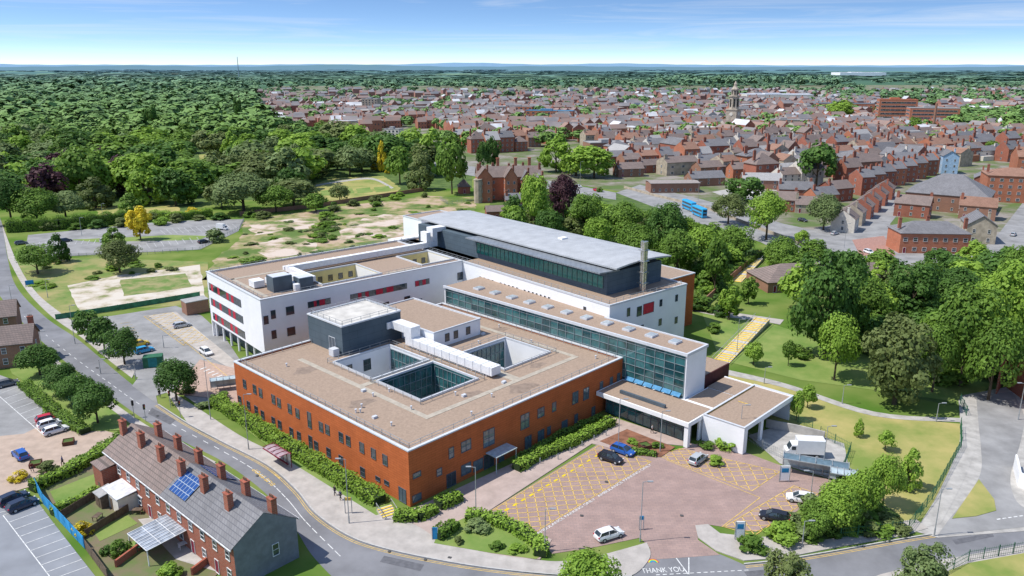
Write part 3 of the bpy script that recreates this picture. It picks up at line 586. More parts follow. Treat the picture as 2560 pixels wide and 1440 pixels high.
for px,py in((965,765),(1018,750),(1048,757),(1150,690)):
    s_,z=FW.hit(*WFp,px,py); putwin(winmesh(1.7,2,M_frame,M_glass,1),ww,*WFp,s_,z)
b=MB(); b.box(54.1,80,-51,36,0,zW-.25); b.box(66,80,36.01,46,0,20)
rb_=partW('white_rear_wall',b,M_white)
b=MB(); ringwall(b,54.0,80.1,-51.1,31.0,zW-.25,zW+.15,.35); ringwall(b,65.9,80.1,35.9,46.1,20,20.3,.3); b.build('coping',M_coping,rb_)
b=MB(); b.box(54.4,79.7,-50.7,30.6,zW-.24,zW-.2); b.box(66.3,79.7,36.3,45.7,20.01,20.05); b.build('rear_roof',M_gravel,rb_)
railing('roof_railing',[(54.8,30),(54.8,-50.2),(79,-50.2)],zW-.2,partW,False)
RWp=((54.1,0),(54.1,-51)); REp=((54.1,-51),(80,-51))
for g0,n in((1201,4),(1252,5),(1312,3),(1342,4)):
    for k in range(n):
        px=g0+k*10.3; py=696+(px-1201)*.302
        s_,z=FW.hit(*RWp,px,py); putwin(winmesh(.7,1.25,M_wframe,M_glass),rb_,*RWp,s_,z)
wins(FW,RWp,[(1462,775,.8,1.5)],rb_)
wins(FW,REp,[(1571,780,1.0,1.9),(1598,778,1.6,2.2),(1691,745,.9,1.6),(1571,825,1,1.7),(1652,757,.9,1.6),(1650,805,1,1.6),(1690,800,1,1.6),(1605,820,.9,1.5)],rb_)
s_,z=FW.hit(*REp,1621,770); putwin(winmesh(3.6,2.4,M_frame,M_red),rb_,*REp,s_,z)
b=MB(); b.box(59.5,78,-45,28,zW-.2,21.2); ph=partW('rooftop_plant_storey',b,brickmat('dark_panel2',(.08,.11,.135),(.072,.1,.125),(.045,.06,.075),1,3,1.2,.03))
b=MB(); vs=[];fs=[]; n=10
for i in range(n+1):
    x=60.8+(79.6-60.8)*i/n; z=21.9+1.1*math.sin(math.pi*(.15+.7*i/n)); vs+=[(x,-46.5,z),(x,30,z),(x,-46.5,z-.35),(x,30,z-.35)]
for i in range(n): o=i*4; fs+=[(o,o+4,o+5,o+1),(o+2,o+3,o+7,o+6),(o,o+2,o+6,o+4),(o+1,o+5,o+7,o+3)]
fs+=[(0,1,3,2),(n*4,n*4+2,n*4+3,n*4+1)]
b.add(vs,fs); b.build('curved_metal_roof',M_metalroof,ph)
b=MB(); b.add([(56.6,-45.5,21.9),(56.6,2,21.9),(63,2,21.6),(63,-45.5,21.6),(56.6,-45.5,21.6),(56.6,2,21.6),(63,2,21.3),(63,-45.5,21.3)],[(0,1,2,3)[::-1],(4,5,6,7),(0,4,5,1),(0,3,7,4),(1,5,6,2)])
b.build('louvre_canopy',brickmat('louvre',(.23,.25,.27),(.2,.22,.24),(.1,.11,.13),1,1.6,.8,.06,walls=False,rough=.4),ph)
b=MB(); b.box(59.4,59.49,-44,1,17.6,20.3,0)
for y in np.arange(-44,1.1,1.6): b.box(59.3,59.395,y-.04,y+.04,17.6,20.3,1)
b.build('clerestory_glazing',[mat('green_glass',(.03,.19,.16),rough=.12,spec=.8),M_frame],ph)
b=MB()
for dx,dy in((0,0),(.9,.2),(.4,.9)): b.cyl((68+dx,-48+dy,zW-.2),(68+dx,-48+dy,27.5),.38,.38,12)
for z in(18,20.5,23,25.5): b.box(67.5,69.4,-48.5,-46.6,z,z+.12)
partW('flue_stack',b,M_flue)
b=MB(); b.box(70,72,-20,-18.5,23.0,23.4); b.build('roof_hatch',M_white,ph)
b=MB(); b.box(80.3,98,-40,10,0,13.6); ro=partW('rear_terracotta_wall',b,M_orange)
b=MB(); b.box(80.6,97.7,-39.7,9.7,13.61,13.65); b.build('gravel_roof',M_gravel,ro)
b=MB(); ringwall(b,80.2,98.1,-40.1,10.1,13.6,13.85,.3); b.build('coping',M_coping,ro)
# ---------------------------------------------------------------- trees
def quadmesh(name,V,shade):
    n=len(V)//4; me=bpy.data.meshes.new(name); me.vertices.add(n*4); me.vertices.foreach_set('co',V.astype(np.float32).ravel())
    me.loops.add(n*4); me.loops.foreach_set('vertex_index',np.arange(n*4,dtype=np.int32))
    me.polygons.add(n); me.polygons.foreach_set('loop_start',np.arange(0,n*4,4,dtype=np.int32)); me.polygons.foreach_set('loop_total',np.full(n,4,dtype=np.int32))
    me.update(calc_edges=True); at=me.attributes.new('shade','FLOAT','POINT'); at.data.foreach_set('value',np.repeat(shade,4).astype(np.float32)); me.materials.append(LF['mid']); return me
def leaves(P,Nn,size,jn=.42):
    n=len(P); r=rng.normal(size=(n,3)); N_=Nn+jn*r; N_/=np.linalg.norm(N_,axis=1)[:,None]
    a=np.cross(N_,rng.normal(size=(n,3))); a/=np.linalg.norm(a,axis=1)[:,None]; c=np.cross(N_,a); s=(size*rng.uniform(.6,1.3,n))[:,None]
    return np.stack([P-a*s-c*s*.7,P+a*s-c*s*.7,P+a*s+c*s*.7,P-a*s+c*s*.7],1).reshape(-1,3)
def crowncloud(kind,nb,nl,size,jn=.42):
    Ps=[];Ns=[];Sh=[]
    for i in range(nb):
        if kind=='round':
            d=rng.normal(size=3); d/=np.linalg.norm(d)
            if d[2]<-.3: d[2]*=-1
            f=rng.uniform(.6,1.0); c=np.array([0,0,.47])+d*np.array([.35,.35,.4])*f; r=rng.uniform(.12,.2)
        elif kind=='irregular':
            d=rng.normal(size=3); d/=np.linalg.norm(d); c=np.array([0,0,.5])+d*np.array([.38,.38,.4])*rng.uniform(.35,1.05); r=rng.uniform(.08,.17)
        elif kind=='tall':
            z=rng.uniform(.12,.9); rr=.38*math.sin(math.pi*min(1,(z+.15)))**.6*rng.uniform(.5,1) if z<.85 else .08; an=rng.uniform(0,6.28); c=np.array([math.cos(an)*rr,math.sin(an)*rr,z]); r=rng.uniform(.09,.15)
        elif kind=='shrub':
            an=rng.uniform(0,6.28); q=rng.uniform(0,.4); c=np.array([math.cos(an)*q,math.sin(an)*q*rng.uniform(.6,1),rng.uniform(.1,.75)*(1-q)]); r=rng.uniform(.1,.22)
        k=nl//nb; d=rng.normal(size=(k,3)); d/=np.linalg.norm(d,axis=1)[:,None]
        out=c-np.array([0,0,.45]); on=out/(np.linalg.norm(out)+1e-6)
        keep=(d@on)>-.4; d=d[keep]; rad=r*rng.uniform(.74,1.1,len(d))[:,None]
        P=c+d*rad*np.array([1,1,.9]); Ps.append(P); Ns.append(d+on*.3+np.array([0,0,.3])); Sh.append(rng.uniform(.1,.65)+rng.uniform(0,.22,len(d)))
    P=np.concatenate(Ps);Nn=np.concatenate(Ns); P[:,2]=np.clip(P[:,2],.03,1.04)
    return leaves(P,Nn,size,jn),np.concatenate(Sh)
CR={}
def mk(key,kind,nb,nl,size,n=3): CR[key]=[quadmesh('crown',*crowncloud(kind,nb,nl,size)) for _ in range(n)]
mk('near','round',40,8500,.017,3); mk('nearirr','irregular',48,8000,.017,3); mk('mid','round',32,2500,.032,6); mk('shrub','shrub',18,1900,.037,4)
CR['mid']+=[quadmesh('crown',*crowncloud('irregular',34,2500,.032)) for _ in range(3)]+[quadmesh('crown',*crowncloud('tall',34,2500,.032)) for _ in range(2)]
def trunkmesh():
    b=MB(); b.cyl((0,0,-.01),(0,0,.3),.035,.024,8); b.cyl((0,0,.3),(.02,.01,.6),.024,.012,6)
    for i in range(5):
        an=i*1.3; b.cyl((0,0,.2+.05*i),(math.cos(an)*.25,math.sin(an)*.25,.44+.07*i),.014,.005,5)
    return b.mesh('trunk',M_wood)
TM=trunkmesh()
def tree_w(loc,w,h,col,form,label,group=None,name='tree',trunk=True,cat='tree'):
    e=empty(name,loc,random.uniform(0,6.28),label,cat,group)
    if trunk: ob('trunk',TM,e,(0,0,0),0,(w*.8,w*.8,h))
    me=random.choice(CR[form]); c=ob('crown' if trunk else 'foliage',me,e,(0,0,0),0,(w*1.08,w*1.08*random.uniform(.85,1.15),h)); c.material_slots[0].link='OBJECT'; c.material_slots[0].material=LF[col]; return e
def tree(px,base,top,wpx,col,label,form=None,group=None,name='tree'):
    p=G(px,base); h=HT(p.y,top); w=wpx*MPP(base,h*.5)
    if form is None: form='near' if w/MPP(base)>75 and base>520 else 'mid'
    if base<540 and 150<base: w*=1.15
    return tree_w((p.x,p.y,0),w,h,col,form,label,group,name)
TL=[
(222,850,768,72,'dark','dark round street tree nearest the hospital side road, farthest of the roadside row'),
(262,878,788,80,'dark','second dark street tree along the road beside the hospital access lane'),
(312,912,815,98,'dark','third dark leafy street tree beside the drop-off lane and green storage container'),
(442,1003,893,118,'dark','large rounded street tree at the corner of the hospital access road'),
(100,938,858,100,'dark','dark tree left of the main road opposite the access road'),
(158,985,905,95,'dark','bushy tree between the main road and the left car park, farthest of three'),
(195,1015,932,95,'dark','bushy tree between the main road and left car park, middle of three'),
(245,1058,950,120,'dark','largest bushy tree of the row by the left car park, nearest the camera'),
(95,685,608,110,'mid','wide green tree on the verge by the bend of the main road'),
(150,655,582,62,'dark','dark upright conifer beside the upper left car park'),
(300,682,598,110,'olive','olive green round tree between car park and rubble slabs'),
(285,622,568,70,'mid','small tree in the middle of the upper left car park'),
(352,600,512,78,'yellow','bright yellow tree beside the upper left car park'),
(1335,585,428,105,'bright','bright green tree in front of the red brick mansion'),
(1408,565,430,100,'purple','large purple copper beech beside the red brick mansion'),
(1290,600,515,75,'mid','green tree directly behind the white stair block of the hospital'),
(1370,620,520,95,'dark','dark tree behind the metal roof, beneath the copper beech'),
(1465,590,478,115,'mid','leafy tree right of the copper beech behind the hospital'),
(1490,640,540,90,'bright','light green tree close behind the metal roof'),
(1560,610,500,140,'mid','wide green tree behind the metal roof, left of the bus road'),
(1590,660,555,110,'mid','green tree close behind the hospital roof below the bus road'),
(1660,640,500,150,'dark','broad dark green tree left of the blue buses'),
(1690,710,570,130,'mid','green tree right behind the rear terracotta block'),
(1750,680,560,130,'bright','light green tree below the blue buses'),
(1785,740,590,85,'mid','tall narrow green tree by the brick boundary wall'),
(1715,640,540,90,'bright','pale green tree at the roadside below the buses'),
(1835,650,560,115,'mid','green tree beside the boundary wall top'),
(1860,505,432,100,'dark','dark rounded tree right of the blue buses across the road'),
(1915,600,472,130,'bright','tall bright green tree at the roadside right of the buses'),
(1820,560,480,100,'olive','olive tree by the road just right of the buses'),
(1950,690,585,100,'mid','green tree beside the low brown-roofed clinic'),
(2040,465,350,115,'dark','tall dark tree among houses near the grey roof with solar panels'),
(2058,575,480,95,'grey','willow like pale tree by the town road junction'),
(2005,612,572,45,'bright','small bright roundish tree by the junction'),
(2098,305,245,75,'bright','bright green tree in front of the brown office tower'),
(2282,345,290,45,'mid','green tree standing in front of the tall brick flats'),
(1440,440,345,120,'bright','big bright green tree behind the town road, left of a pair'),
(1485,445,362,120,'bright','big bright green tree behind the town road, right of a pair'),
(1390,430,335,95,'bright','light green tree right behind the mansion roof'),
(1208,430,345,38,'dark','tall dark poplar left of a pair near the mansion'),
(1232,425,330,42,'dark','tall dark poplar right of a pair near the mansion'),
(1130,485,325,95,'mid','tall full green tree at the corner of the formal garden'),
(1080,440,320,95,'bright','tall light green tree behind the formal garden'),
(1030,400,318,85,'bright','light green tree behind yellow shrubs in the park'),
(1050,475,385,80,'olive','olive tree at the right end of the formal garden'),
(1000,460,360,80,'mid','green tree behind the formal garden, above the yellow bush'),
(955,430,350,30,'yellow','narrow golden cypress at the park edge'),
(905,410,330,80,'dark','dark tree at the park edge by the golden cypress'),
(875,440,360,80,'grey','grey green tree at the back of the formal garden'),
(850,505,458,55,'olive','small olive tree in the formal garden'),
(800,435,360,85,'mid','round green tree between the two park lawns'),
(660,450,370,90,'mid','round green tree left of the park lawn'),
(610,530,425,165,'grey','wide grey green tree in front of the park path'),
(735,515,440,120,'olive','thin brownish tree at the park edge above the car park'),
(790,530,480,60,'mid','small green tree by the park wall'),
(690,530,460,95,'mid','medium green tree in the park edge row'),
(480,510,445,75,'mid','round tree beside the narrow park path'),
(375,510,392,120,'bright','large bright green tree in the park, left of the path'),
(205,500,355,140,'mid','very tall rounded tree at the left of the park'),
(120,520,405,110,'purple','dark purple tree at left edge of the park woodland'),
(300,485,390,100,'purple','deep purple tree in the park woodland behind the bright green tree'),
(95,560,465,140,'mid','spreading green tree at the left park edge'),
(30,560,440,125,'dark','dark tree at the far left edge above the road'),
(165,545,475,110,'grey','grey green tree in front of the tall park trees'),
(240,520,440,95,'olive','olive tree left of the bright green park tree'),
(440,515,415,95,'dark','dark tree right of the bright green park tree'),
(555,520,450,80,'olive','olive toned tree right of the narrow park path'),
(330,540,480,75,'mid','low tree at the near edge of the park above the yellow tree'),
(2060,895,592,235,'dark','huge dark tree on the bank right of the yellow steps','nearirr'),
(2235,1010,765,250,'olive','huge brownish green tree above the curving footpath','nearirr'),
(2400,965,700,225,'mid','large green tree by the top of the lane','near'),
(2500,910,640,200,'bright','large green tree at the right edge above the brick wall','near'),
(2270,820,640,180,'dark','dark tall tree behind the brownish tree on the bank','nearirr'),
(2385,800,665,160,'dark','dark tree in the wood at right, behind the lane','near'),
(2085,950,775,120,'bright','bright green tree at the foot of the huge dark tree','near'),
(2160,860,690,130,'mid','green tree between the two largest trees on the bank','near'),
(2470,1000,790,160,'mid','green tree beside the brick wall at the lane top','near'),
(2550,860,700,140,'bright','bright green tree cut by the right edge of the picture','near'),
(2330,980,800,130,'mid','green tree leaning over the lane from the bank','near'),
(2540,760,610,130,'mid','green tree at the far right edge below the town road','near'),
(2440,740,655,130,'dark','dark tree below the town road at right'),
(1822,800,712,72,'bright','light green tree left of the yellow steps'),
(1870,760,690,60,'mid','small tree beside the upper path by the steps'),
(1883,912,850,50,'bright','young tree on the grass bank right of the yellow steps'),
(1970,915,848,42,'mid','young tree under the huge dark tree'),
(1937,1032,965,36,'bright','slim young tree on the dry lawn nearest the ambulance bay'),
(1990,1052,972,42,'bright','young tree on the dry lawn, middle of three'),
(2018,1020,960,48,'bright','young tree on the dry lawn, right of three'),
(2145,1092,1047,32,'bright','smallest young tree in the middle of the dry lawn'),
(2212,1128,1075,48,'bright','small round tree on the lower dry lawn'),
(2268,1222,1120,70,'bright','bright young tree on the lower lawn by the green fence'),
(2205,1270,1128,95,'bright','bright leafy tree in the shrub belt, right one'),
(2150,1305,1165,110,'bright','bright leafy tree in the shrub belt, middle one'),
(2085,1335,1200,130,'bright','bushy tree in the shrub belt, nearest the exit'),
(2040,1345,1245,95,'mid','green bush tree beside the black car bay'),
(1470,1520,1385,190,'bright','bright tree top rising at the bottom edge near the car park exit','near'),
(1965,1510,1375,150,'olive','sparse tree top at the bottom edge right of the exit','nearirr'),
(2300,1500,1345,145,'grey','pale green tree in front of the green railings at bottom right','nearirr'),
(700,350,300,60,'mid','round tree where the woodland meets the town houses'),
(560,345,300,60,'bright','bright tree at the woodland edge'),
(385,345,250,45,'dark','tall dark poplar rising out of the woodland'),
(600,310,232,28,'dark','narrow dark poplar rising at the woodland edge'),
(808,345,300,45,'mid','round tree beside the town road end'),
(1740,455,425,30,'mid','small tree behind the brown flat roofed workshop'),
]
for T in TL: tree(*T[:6],form=T[6] if len(T)>6 else None)
def fill(P,n,sp,h0,h1,w0,w1,cols,form,label,group,maxtry=4000):
    xs=[p[0] for p in P]; ys=[p[1] for p in P]; pts=[]; t_=0
    while len(pts)<n and t_<maxtry:
        t_+=1; px=random.uniform(min(xs),max(xs)); py=random.uniform(min(ys),max(ys))
        if not inpoly(px,py,P): continue
        p=G(px,py)
        if any((p-q).length<sp for q in pts): continue
        pts.append(p); c=random.choice(cols)
        if form=='shrub': tree_w((p.x,p.y,0),random.uniform(w0,w1),random.uniform(h0,h1),c,form,label+', '+c+' foliage',group+' '+c,'shrub',False,'shrub')
        else: tree_w((p.x,p.y,0),random.uniform(w0,w1),random.uniform(h0,h1),c,form,label+', '+c+' foliage',group+' '+c)
fill([(1240,540),(1420,545),(1560,560),(1720,600),(1850,650),(1760,740),(1700,650),(1500,610),(1300,580)],34,6.5,7,12,9,14,['mid','mid','bright','bright','dark','olive'],'mid','tree massed in the belt behind the hospital','belt trees')
fill([(1980,760),(2150,720),(2560,690),(2560,930),(2400,930),(2200,900),(2040,850)],26,7,9,15,11,16,['mid','dark','dark','bright','olive'],'mid','tree massed in the wood on the right bank','right bank trees')
fill([(1930,640),(2160,690),(2560,640),(2560,690),(2150,730),(1960,720)],12,9,7,11,9,13,['mid','bright','dark'],'mid','tree lining the lower side of the town road','town road trees')
# ---- woodland rows
clear=[[(230,505),(460,500),(470,545),(240,545)],[(750,480),(820,430),(980,430),(1020,480),(880,515),(780,510)],[(670,385),(750,385),(740,455),(670,455)],[(485,372),(540,372),(560,450),(480,450)]]
woodP=[(-160,515),(-400,215),(620,200),(660,330),(820,365),(960,385),(1080,410),(1120,440),(1000,440),(820,430),(790,500),(700,490),(520,480),(460,500),(200,500)]
far=[]; Y=386; nind=0; labs={'mid':'mid green broadleaf tree massed in the woodland left of the town','dark':'dark green broadleaf tree massed in the woodland left of the town','grey':'grey green tree massed in the woodland left of the town','olive':'olive toned tree massed in the woodland left of the town','bright':'light green tree massed in the woodland left of the town','purple':'purple leaved tree massed in the woodland left of the town'}
while Y<3000:
    w0=24+(Y-390)*.008; x=-Y*.85
    while x<Y*.3:
        px,py=PROJ(x,Y)
        if inpoly(px,py,woodP) and not any(inpoly(px,py,c) for c in clear) and -60<px:
            xx=x+random.uniform(-4,4); yy=Y+random.uniform(-8,8); w=w0*random.uniform(.6,1.4); h=random.uniform(13,22)*(.75+.3*w/w0)
            if nind<135:
                col=random.choices(['mid','dark','grey','olive','bright','purple'],[34,18,12,12,22,2])[0]
                tree_w((xx,yy,0),w,h,col,'mid',labs[col],'woodland trees, '+col); nind+=1
            else: far.append((xx,yy,w,h))
        x+=w0*random.uniform(.6,.92)
    Y+=17+(Y-390)*.05
# ---------------------------------------------------------------- houses
def add_house(root,cx,cy,rz,w,d,e,r,wm,rm,nf=2,floors=2,chim=1,gable=True,hip=False,gm_=None,solar=False,winw=1.0,fm=M_wframe,door=True,back=True,z0=0,wname='wall',ends=0):
    R=Matrix.Rotation(rz,4,'Z'); T=Matrix.Translation((cx,cy,z0))@R
    def put(name,me,loc,rr): return ob(name,me,root,T@Vector(loc),rz+rr)
    b=MB(); x=w/2-.015; y=d/2
    vs=[(-x,-y,0),(x,-y,0),(x,y,0),(-x,y,0),(-x,-y,e),(x,-y,e),(x,y,e),(-x,y,e)]
    fs=[(0,1,5,4),(2,3,7,6)]; ms=[0,0]
    if hip: fs+=[(1,2,6,5),(3,0,4,7)]; ms+=[0,0]
    else:
        vs+=[(-x,0,e+r),(x,0,e+r)]; fs+=[(1,2,6,9,5),(3,0,4,8,7)]; ms+=[1,1]
    b.v=vs; b.f=fs; b.m=ms
    wl=ob(wname,b.mesh(wname,[wm,gm_ or wm]),root,T@Vector((0,0,0)),rz)
    b=MB(); o=.35; t_=.18; xo=x+(o if gable else 0)
    sl=r/y; ye=y+o; ze=e-o*sl
    if hip:
        k=min(y,x*.9); vs=[(-x-o,-ye,ze),(x+o,-ye,ze),(x+o,ye,ze),(-x-o,ye,ze),(-x+k,0,e+r),(x-k,0,e+r)]
        b.add([(a,c,z+.03) for a,c,z in vs],[(0,1,5,4),(1,2,5),(2,3,4,5),(3,0,4)]); b.box(-x-o,x+o,-ye,ye,ze-.15,ze-.0)
    else:
        for sg in(-1,1):
            vs=[(-xo,sg*ye,ze),(xo,sg*ye,ze),(xo,0,e+r+.0),(-xo,0,e+r+.0)]; V2=[(a,c,z+t_) for a,c,z in vs]
            b.add(vs+V2,[(4,5,6,7),(0,1,5,4),(1,2,6,5),(3,0,4,7),(3,2,1,0)])
    rfo=ob('roof',b.mesh('roof',rm),root,T@Vector((0,0,0)),rz)
    for i in range(chim):
        cxx=(-x+.6) if i%2==0 else (x-.6)
        if chim>2: cxx=-x+.6+(2*x-1.2)*i/(chim-1)
        cyy=y*.35*(1 if i%2 else -1)
        b=MB(); zt=e+r+1.3; b.box(cxx-.55,cxx+.55,cyy-.4,cyy+.4,e+r*.3,zt,0); b.box(cxx-.62,cxx+.62,cyy-.47,cyy+.47,zt,zt+.15,0)
        for k in(-.3,0,.3): b.cyl((cxx+k,cyy,zt+.15),(cxx+k,cyy,zt+.6),.12,.1,6,1)
        ob('chimney',b.mesh('chimney',[M_brick if wm in(M_brick,M_brick2,M_brick3) else wm,M_rtile]),rfo)
    if solar:
        for sg in(-1,1):
            b=MB(); u=Vector((0,-sg*y,r)).normalized(); nv=Vector((0,sg*u.z,abs(u.y))); c=Vector((0,sg*y*.5,e+r*.5))+nv*.3; b.obox(c,Vector((min(x-.8,2.4),0,0)),u*1.7,nv*.04)
            ob('solar_panel',b.mesh('solar_panel',M_solar),rfo)
    if nf:
        wm_=winmesh(winw,1.4,fm,M_glass,0,1)
        for fl in range(floors):
            z=1.6+fl*(e-.6)/floors
            for i in range(nf):
                xx=-x+2*x*(i+.5)/nf
                for sg in((-1,1) if back else (-1,)):
                    if door and fl==0 and i==0:
                        put('door',winmesh(1.0,2.1,fm,M_maroon),(xx,sg*(y+.01),1.1),0 if sg<0 else math.pi)
                    else: put('window',wm_,(xx,sg*(y+.01),z),0 if sg<0 else math.pi)
            for i in range(ends):
                yy=-y+2*y*(i+.5)/ends
                for sg in(-1,1): put('window',wm_,(sg*(x+.01),yy,z),math.pi/2*sg)
    return wl,rfo
def house(px,py,rdeg,w,d,e,r,wm,rm,label,group=None,name='house',cat='house',**k):
    p=G(px,py); root=empty(name,(p.x,p.y,0),math.radians(rdeg),label,cat,group); add_house(root,0,0,0,w,d,e,r,wm,rm,**k); return root
NE=G(583,1372,6.0); FE=G(262,1125,6.0); d=Vector((FE.x-NE.x,FE.y-NE.y)); Ln=d.length; d.normalize(); nn=Vector((d.y,-d.x))
if nn.x<0: nn=-nn
ang=math.atan2(-d.y,-d.x)
lab=['end terrace house with grey rendered gable nearest the camera','second terrace house from the grey gable end','terrace house with blue solar panels on its slate roof','terrace house just beyond the solar panels, brown roofed','fifth terrace house from the grey gable, brown tiled roof','far end terrace house of the brick row by the small gardens']
for i in range(6):
    c=Vector((NE.x,NE.y))+d*Ln*(i+.5)/6+nn*4.6
    root=empty('terraced_house',(c.x,c.y,0),ang,lab[i],'house','brick terrace beside the main road')
    wl_,rf_=add_house(root,0,0,0,Ln/6,9.2,6.0,2.9,M_brick,M_slate if i<3 else M_tile,nf=2,chim=2,gable=False,gm_=M_grend if i==0 else None,solar=(i==2),winw=1.1)
    b=MB(); 
    for sg in(-1,1): b.box(-Ln/12,Ln/12,sg*5.0-.08,sg*5.0+.08,5.72,5.86)
    b.build('gutter',M_wframe,root)
    if i==0: ob('window',winmesh(1,1.8,M_wframe,M_glass,0,1),root,(Ln/12,1.2,3.0),math.pi/2)
def shed(px,py,rz,w,d,h,wm,rm,label,name='shed',slope=.5):
    p=G(px,py); e=empty(name,(p.x,p.y,0),rz,label,name.replace('_',' '))
    b=MB(); b.box(-w/2,w/2,-d/2,d/2,0,h); b.build('wall',wm,e)
    b=MB(); b.add([(-w/2-.2,-d/2-.2,h+.02),(w/2+.2,-d/2-.2,h+.02),(w/2+.2,d/2+.2,h+slope),(-w/2-.2,d/2+.2,h+slope),(-w/2-.2,-d/2-.2,h+.14),(w/2+.2,-d/2-.2,h+.14),(w/2+.2,d/2+.2,h+slope+.12),(-w/2-.2,d/2+.2,h+slope+.12)],[(4,5,6,7),(0,1,5,4),(1,2,6,5),(2,3,7,6),(3,0,4,7),(3,2,1,0)]); b.build('roof',rm,e)
    b=MB(); b.box(-.4,.4,-d/2-.05,-d/2-.01,0,min(1.95,h-.1)); b.build('door',M_fwood,e); return e
shed(312,1262,ang,5,3.6,2.6,M_cream,mat('white_roofing',(.6,.6,.62)),'white lean-to extension behind the brick terrace','extension')
shed(280,1222,ang,3.6,3.4,4.6,M_brick,M_tile,'tall brick outshot at the far end of the terrace','extension')
shed(265,1262,ang,2.2,2,2.1,M_fwood,M_gtile,'small grey garden shed by the lawn')
shed(370,1262,ang,3,2.4,2.3,M_brick2,mat('white_roofing',(.6,.6,.62)),'small flat extension beside the white lean-to','extension')
p=G(402,1372); e=empty('garden_canopy',(p.x,p.y,0),ang,'clear corrugated plastic canopy over a garden yard behind the terrace','canopy')
b=MB(); b.add([(-3,-3,2.5),(3,-3,2.5),(3,3,3.0),(-3,3,3.0)],[(0,1,2,3)]); b.build('clear_roof',mat('murky_polycarbonate',(.3,.33,.37),rough=.2,spec=.7,amt=.3,scale=1),e)
b=MB()
for k in range(9): b.bar((-3+k*.75,-3,2.54),(-3+k*.75,3,3.04),.08)
for k in range(4): b.bar((-3,-3+2*k,2.54+.16*k),(3,-3+2*k,2.54+.16*k),.07)
b.build('rafters',M_wframe,e)
for sx in(-2.9,2.9):
    h=MB(); h.box(sx-.06,sx+.06,-2.95,-2.83,0,2.45); h.build('post',M_wframe,e)
for i,(px,py,l,m_) in enumerate(((345,1285,'brown garden table on the patio of the far garden',M_fwood),(460,1370,'white garden table in the yard beneath the terrace',M_wframe),(245,1300,'timber garden bench by the lawn fence',M_fwood),(350,1375,'green garden table by the low brick wall',M_green))):
    p=G(px,py); e=empty('garden_table',(p.x,p.y,.12),i*.7,l,'table'); b=MB(); b.box(-.7,.7,-.45,.45,.68,.74); b.build('table_top',m_,e)
    for sx in(-1,1):
        for sy in(-1,1): b=MB(); b.box(sx*.6-.04,sx*.6+.04,sy*.36-.04,sy*.36+.04,0,.67); b.build('leg',m_,e)
house(28,905,20,11,8,5.5,3,M_brick2,M_tile,'brown brick house with dark gable beside the left edge and main road',nf=3,chim=2,ends=1)
house(0,830,25,9,8,5,3,M_brick2,M_tile,'brown tiled house at the far left edge behind the first',nf=2)
house(2315,625,-4,24,12,7.5,3.2,M_brick3,M_slate,'red brick corner pub with white window bands at the junction',name='pub',cat='pub',nf=7,chim=3,hip=True,winw=1.5)
house(2440,600,70,14,10,7,3.5,M_stone,M_slate,'stone gabled annexe behind the corner pub',nf=3,ends=2)
house(2370,520,-35,34,26,8,8,M_brick2,M_slate,'large hall with hipped grey slate roof right of the junction',name='hall',cat='hall',nf=6,chim=0,hip=True)
house(2520,500,-20,24,18,13,3,M_brick3,M_rtile,'tall orange brick block at the right edge of the town',name='brick_block',cat='building',nf=6,floors=4,chim=1,hip=True,winw=1.6)
house(2600,440,-20,30,20,12,5,M_brick3,M_rtile,'red tiled brick block cut by the right edge',name='brick_block',cat='building',nf=6,floors=3,chim=1)
house(2365,432,75,14,9,11,3,mat('pale_blue_render',(.35,.5,.66)),M_slate,'pale blue and white rendered building on the high street',nf=3,floors=3,ends=2)
rw=[(2110,575,'cream'),(2130,558,'grey'),(2152,542,'brick'),(2172,526,'brick'),(2190,510,'brick'),(2208,495,'brick')]
for i,(x,y,m_) in enumerate(rw):
    house(x,y,58,10,9,5.5,3.2,{'cream':M_cream,'grey':M_stone,'brick':M_brick}[m_],M_tile,['cream gable ended house at the foot of the side street','stone coloured second house of the side street row','brick third house of the side street row','brick fourth house of the side street row','brick fifth house of the side street row','brick house at the top of the side street row'][i],'side street row',nf=2,gable=False,ends=1 if i==0 else 0)
for i in range(8):
    house(2150+i*27,485-i*8,18,8,10,9.5,3.4,M_brick3 if i%2 else M_brick,M_slate,'tall red brick Victorian shop house, %s from the left in the high street row'%['first','second','third','fourth','fifth','sixth','seventh','eighth'][i],'high street row',nf=2,floors=3,chim=2,gable=False,ends=1)
house(1930,430,-10,14,10,7,3,M_cream,M_slate,'grey detached house with dark solar panels on its roof',solar=True,nf=4,chim=1)
house(1680,478,4,26,12,5,.5,M_brick2,mat('flat_roof',(.3,.26,.24)),'long low brown brick workshop with flat roof beside the buses',name='workshop',cat='workshop',nf=8,floors=1,chim=0,door=False)
house(1625,430,20,18,9,5,3,M_brick,M_tile,'brick house with brown roof above the low workshop',nf=3,ends=1)
house(1660,405,25,22,9,5.5,3,M_brick2,M_tile,'long brown roofed row above the low workshop',nf=4,chim=2)
house(1600,395,20,20,10,6,3,M_brick,M_tile,'brick building with brown roof left of the long row',nf=4,chim=2)
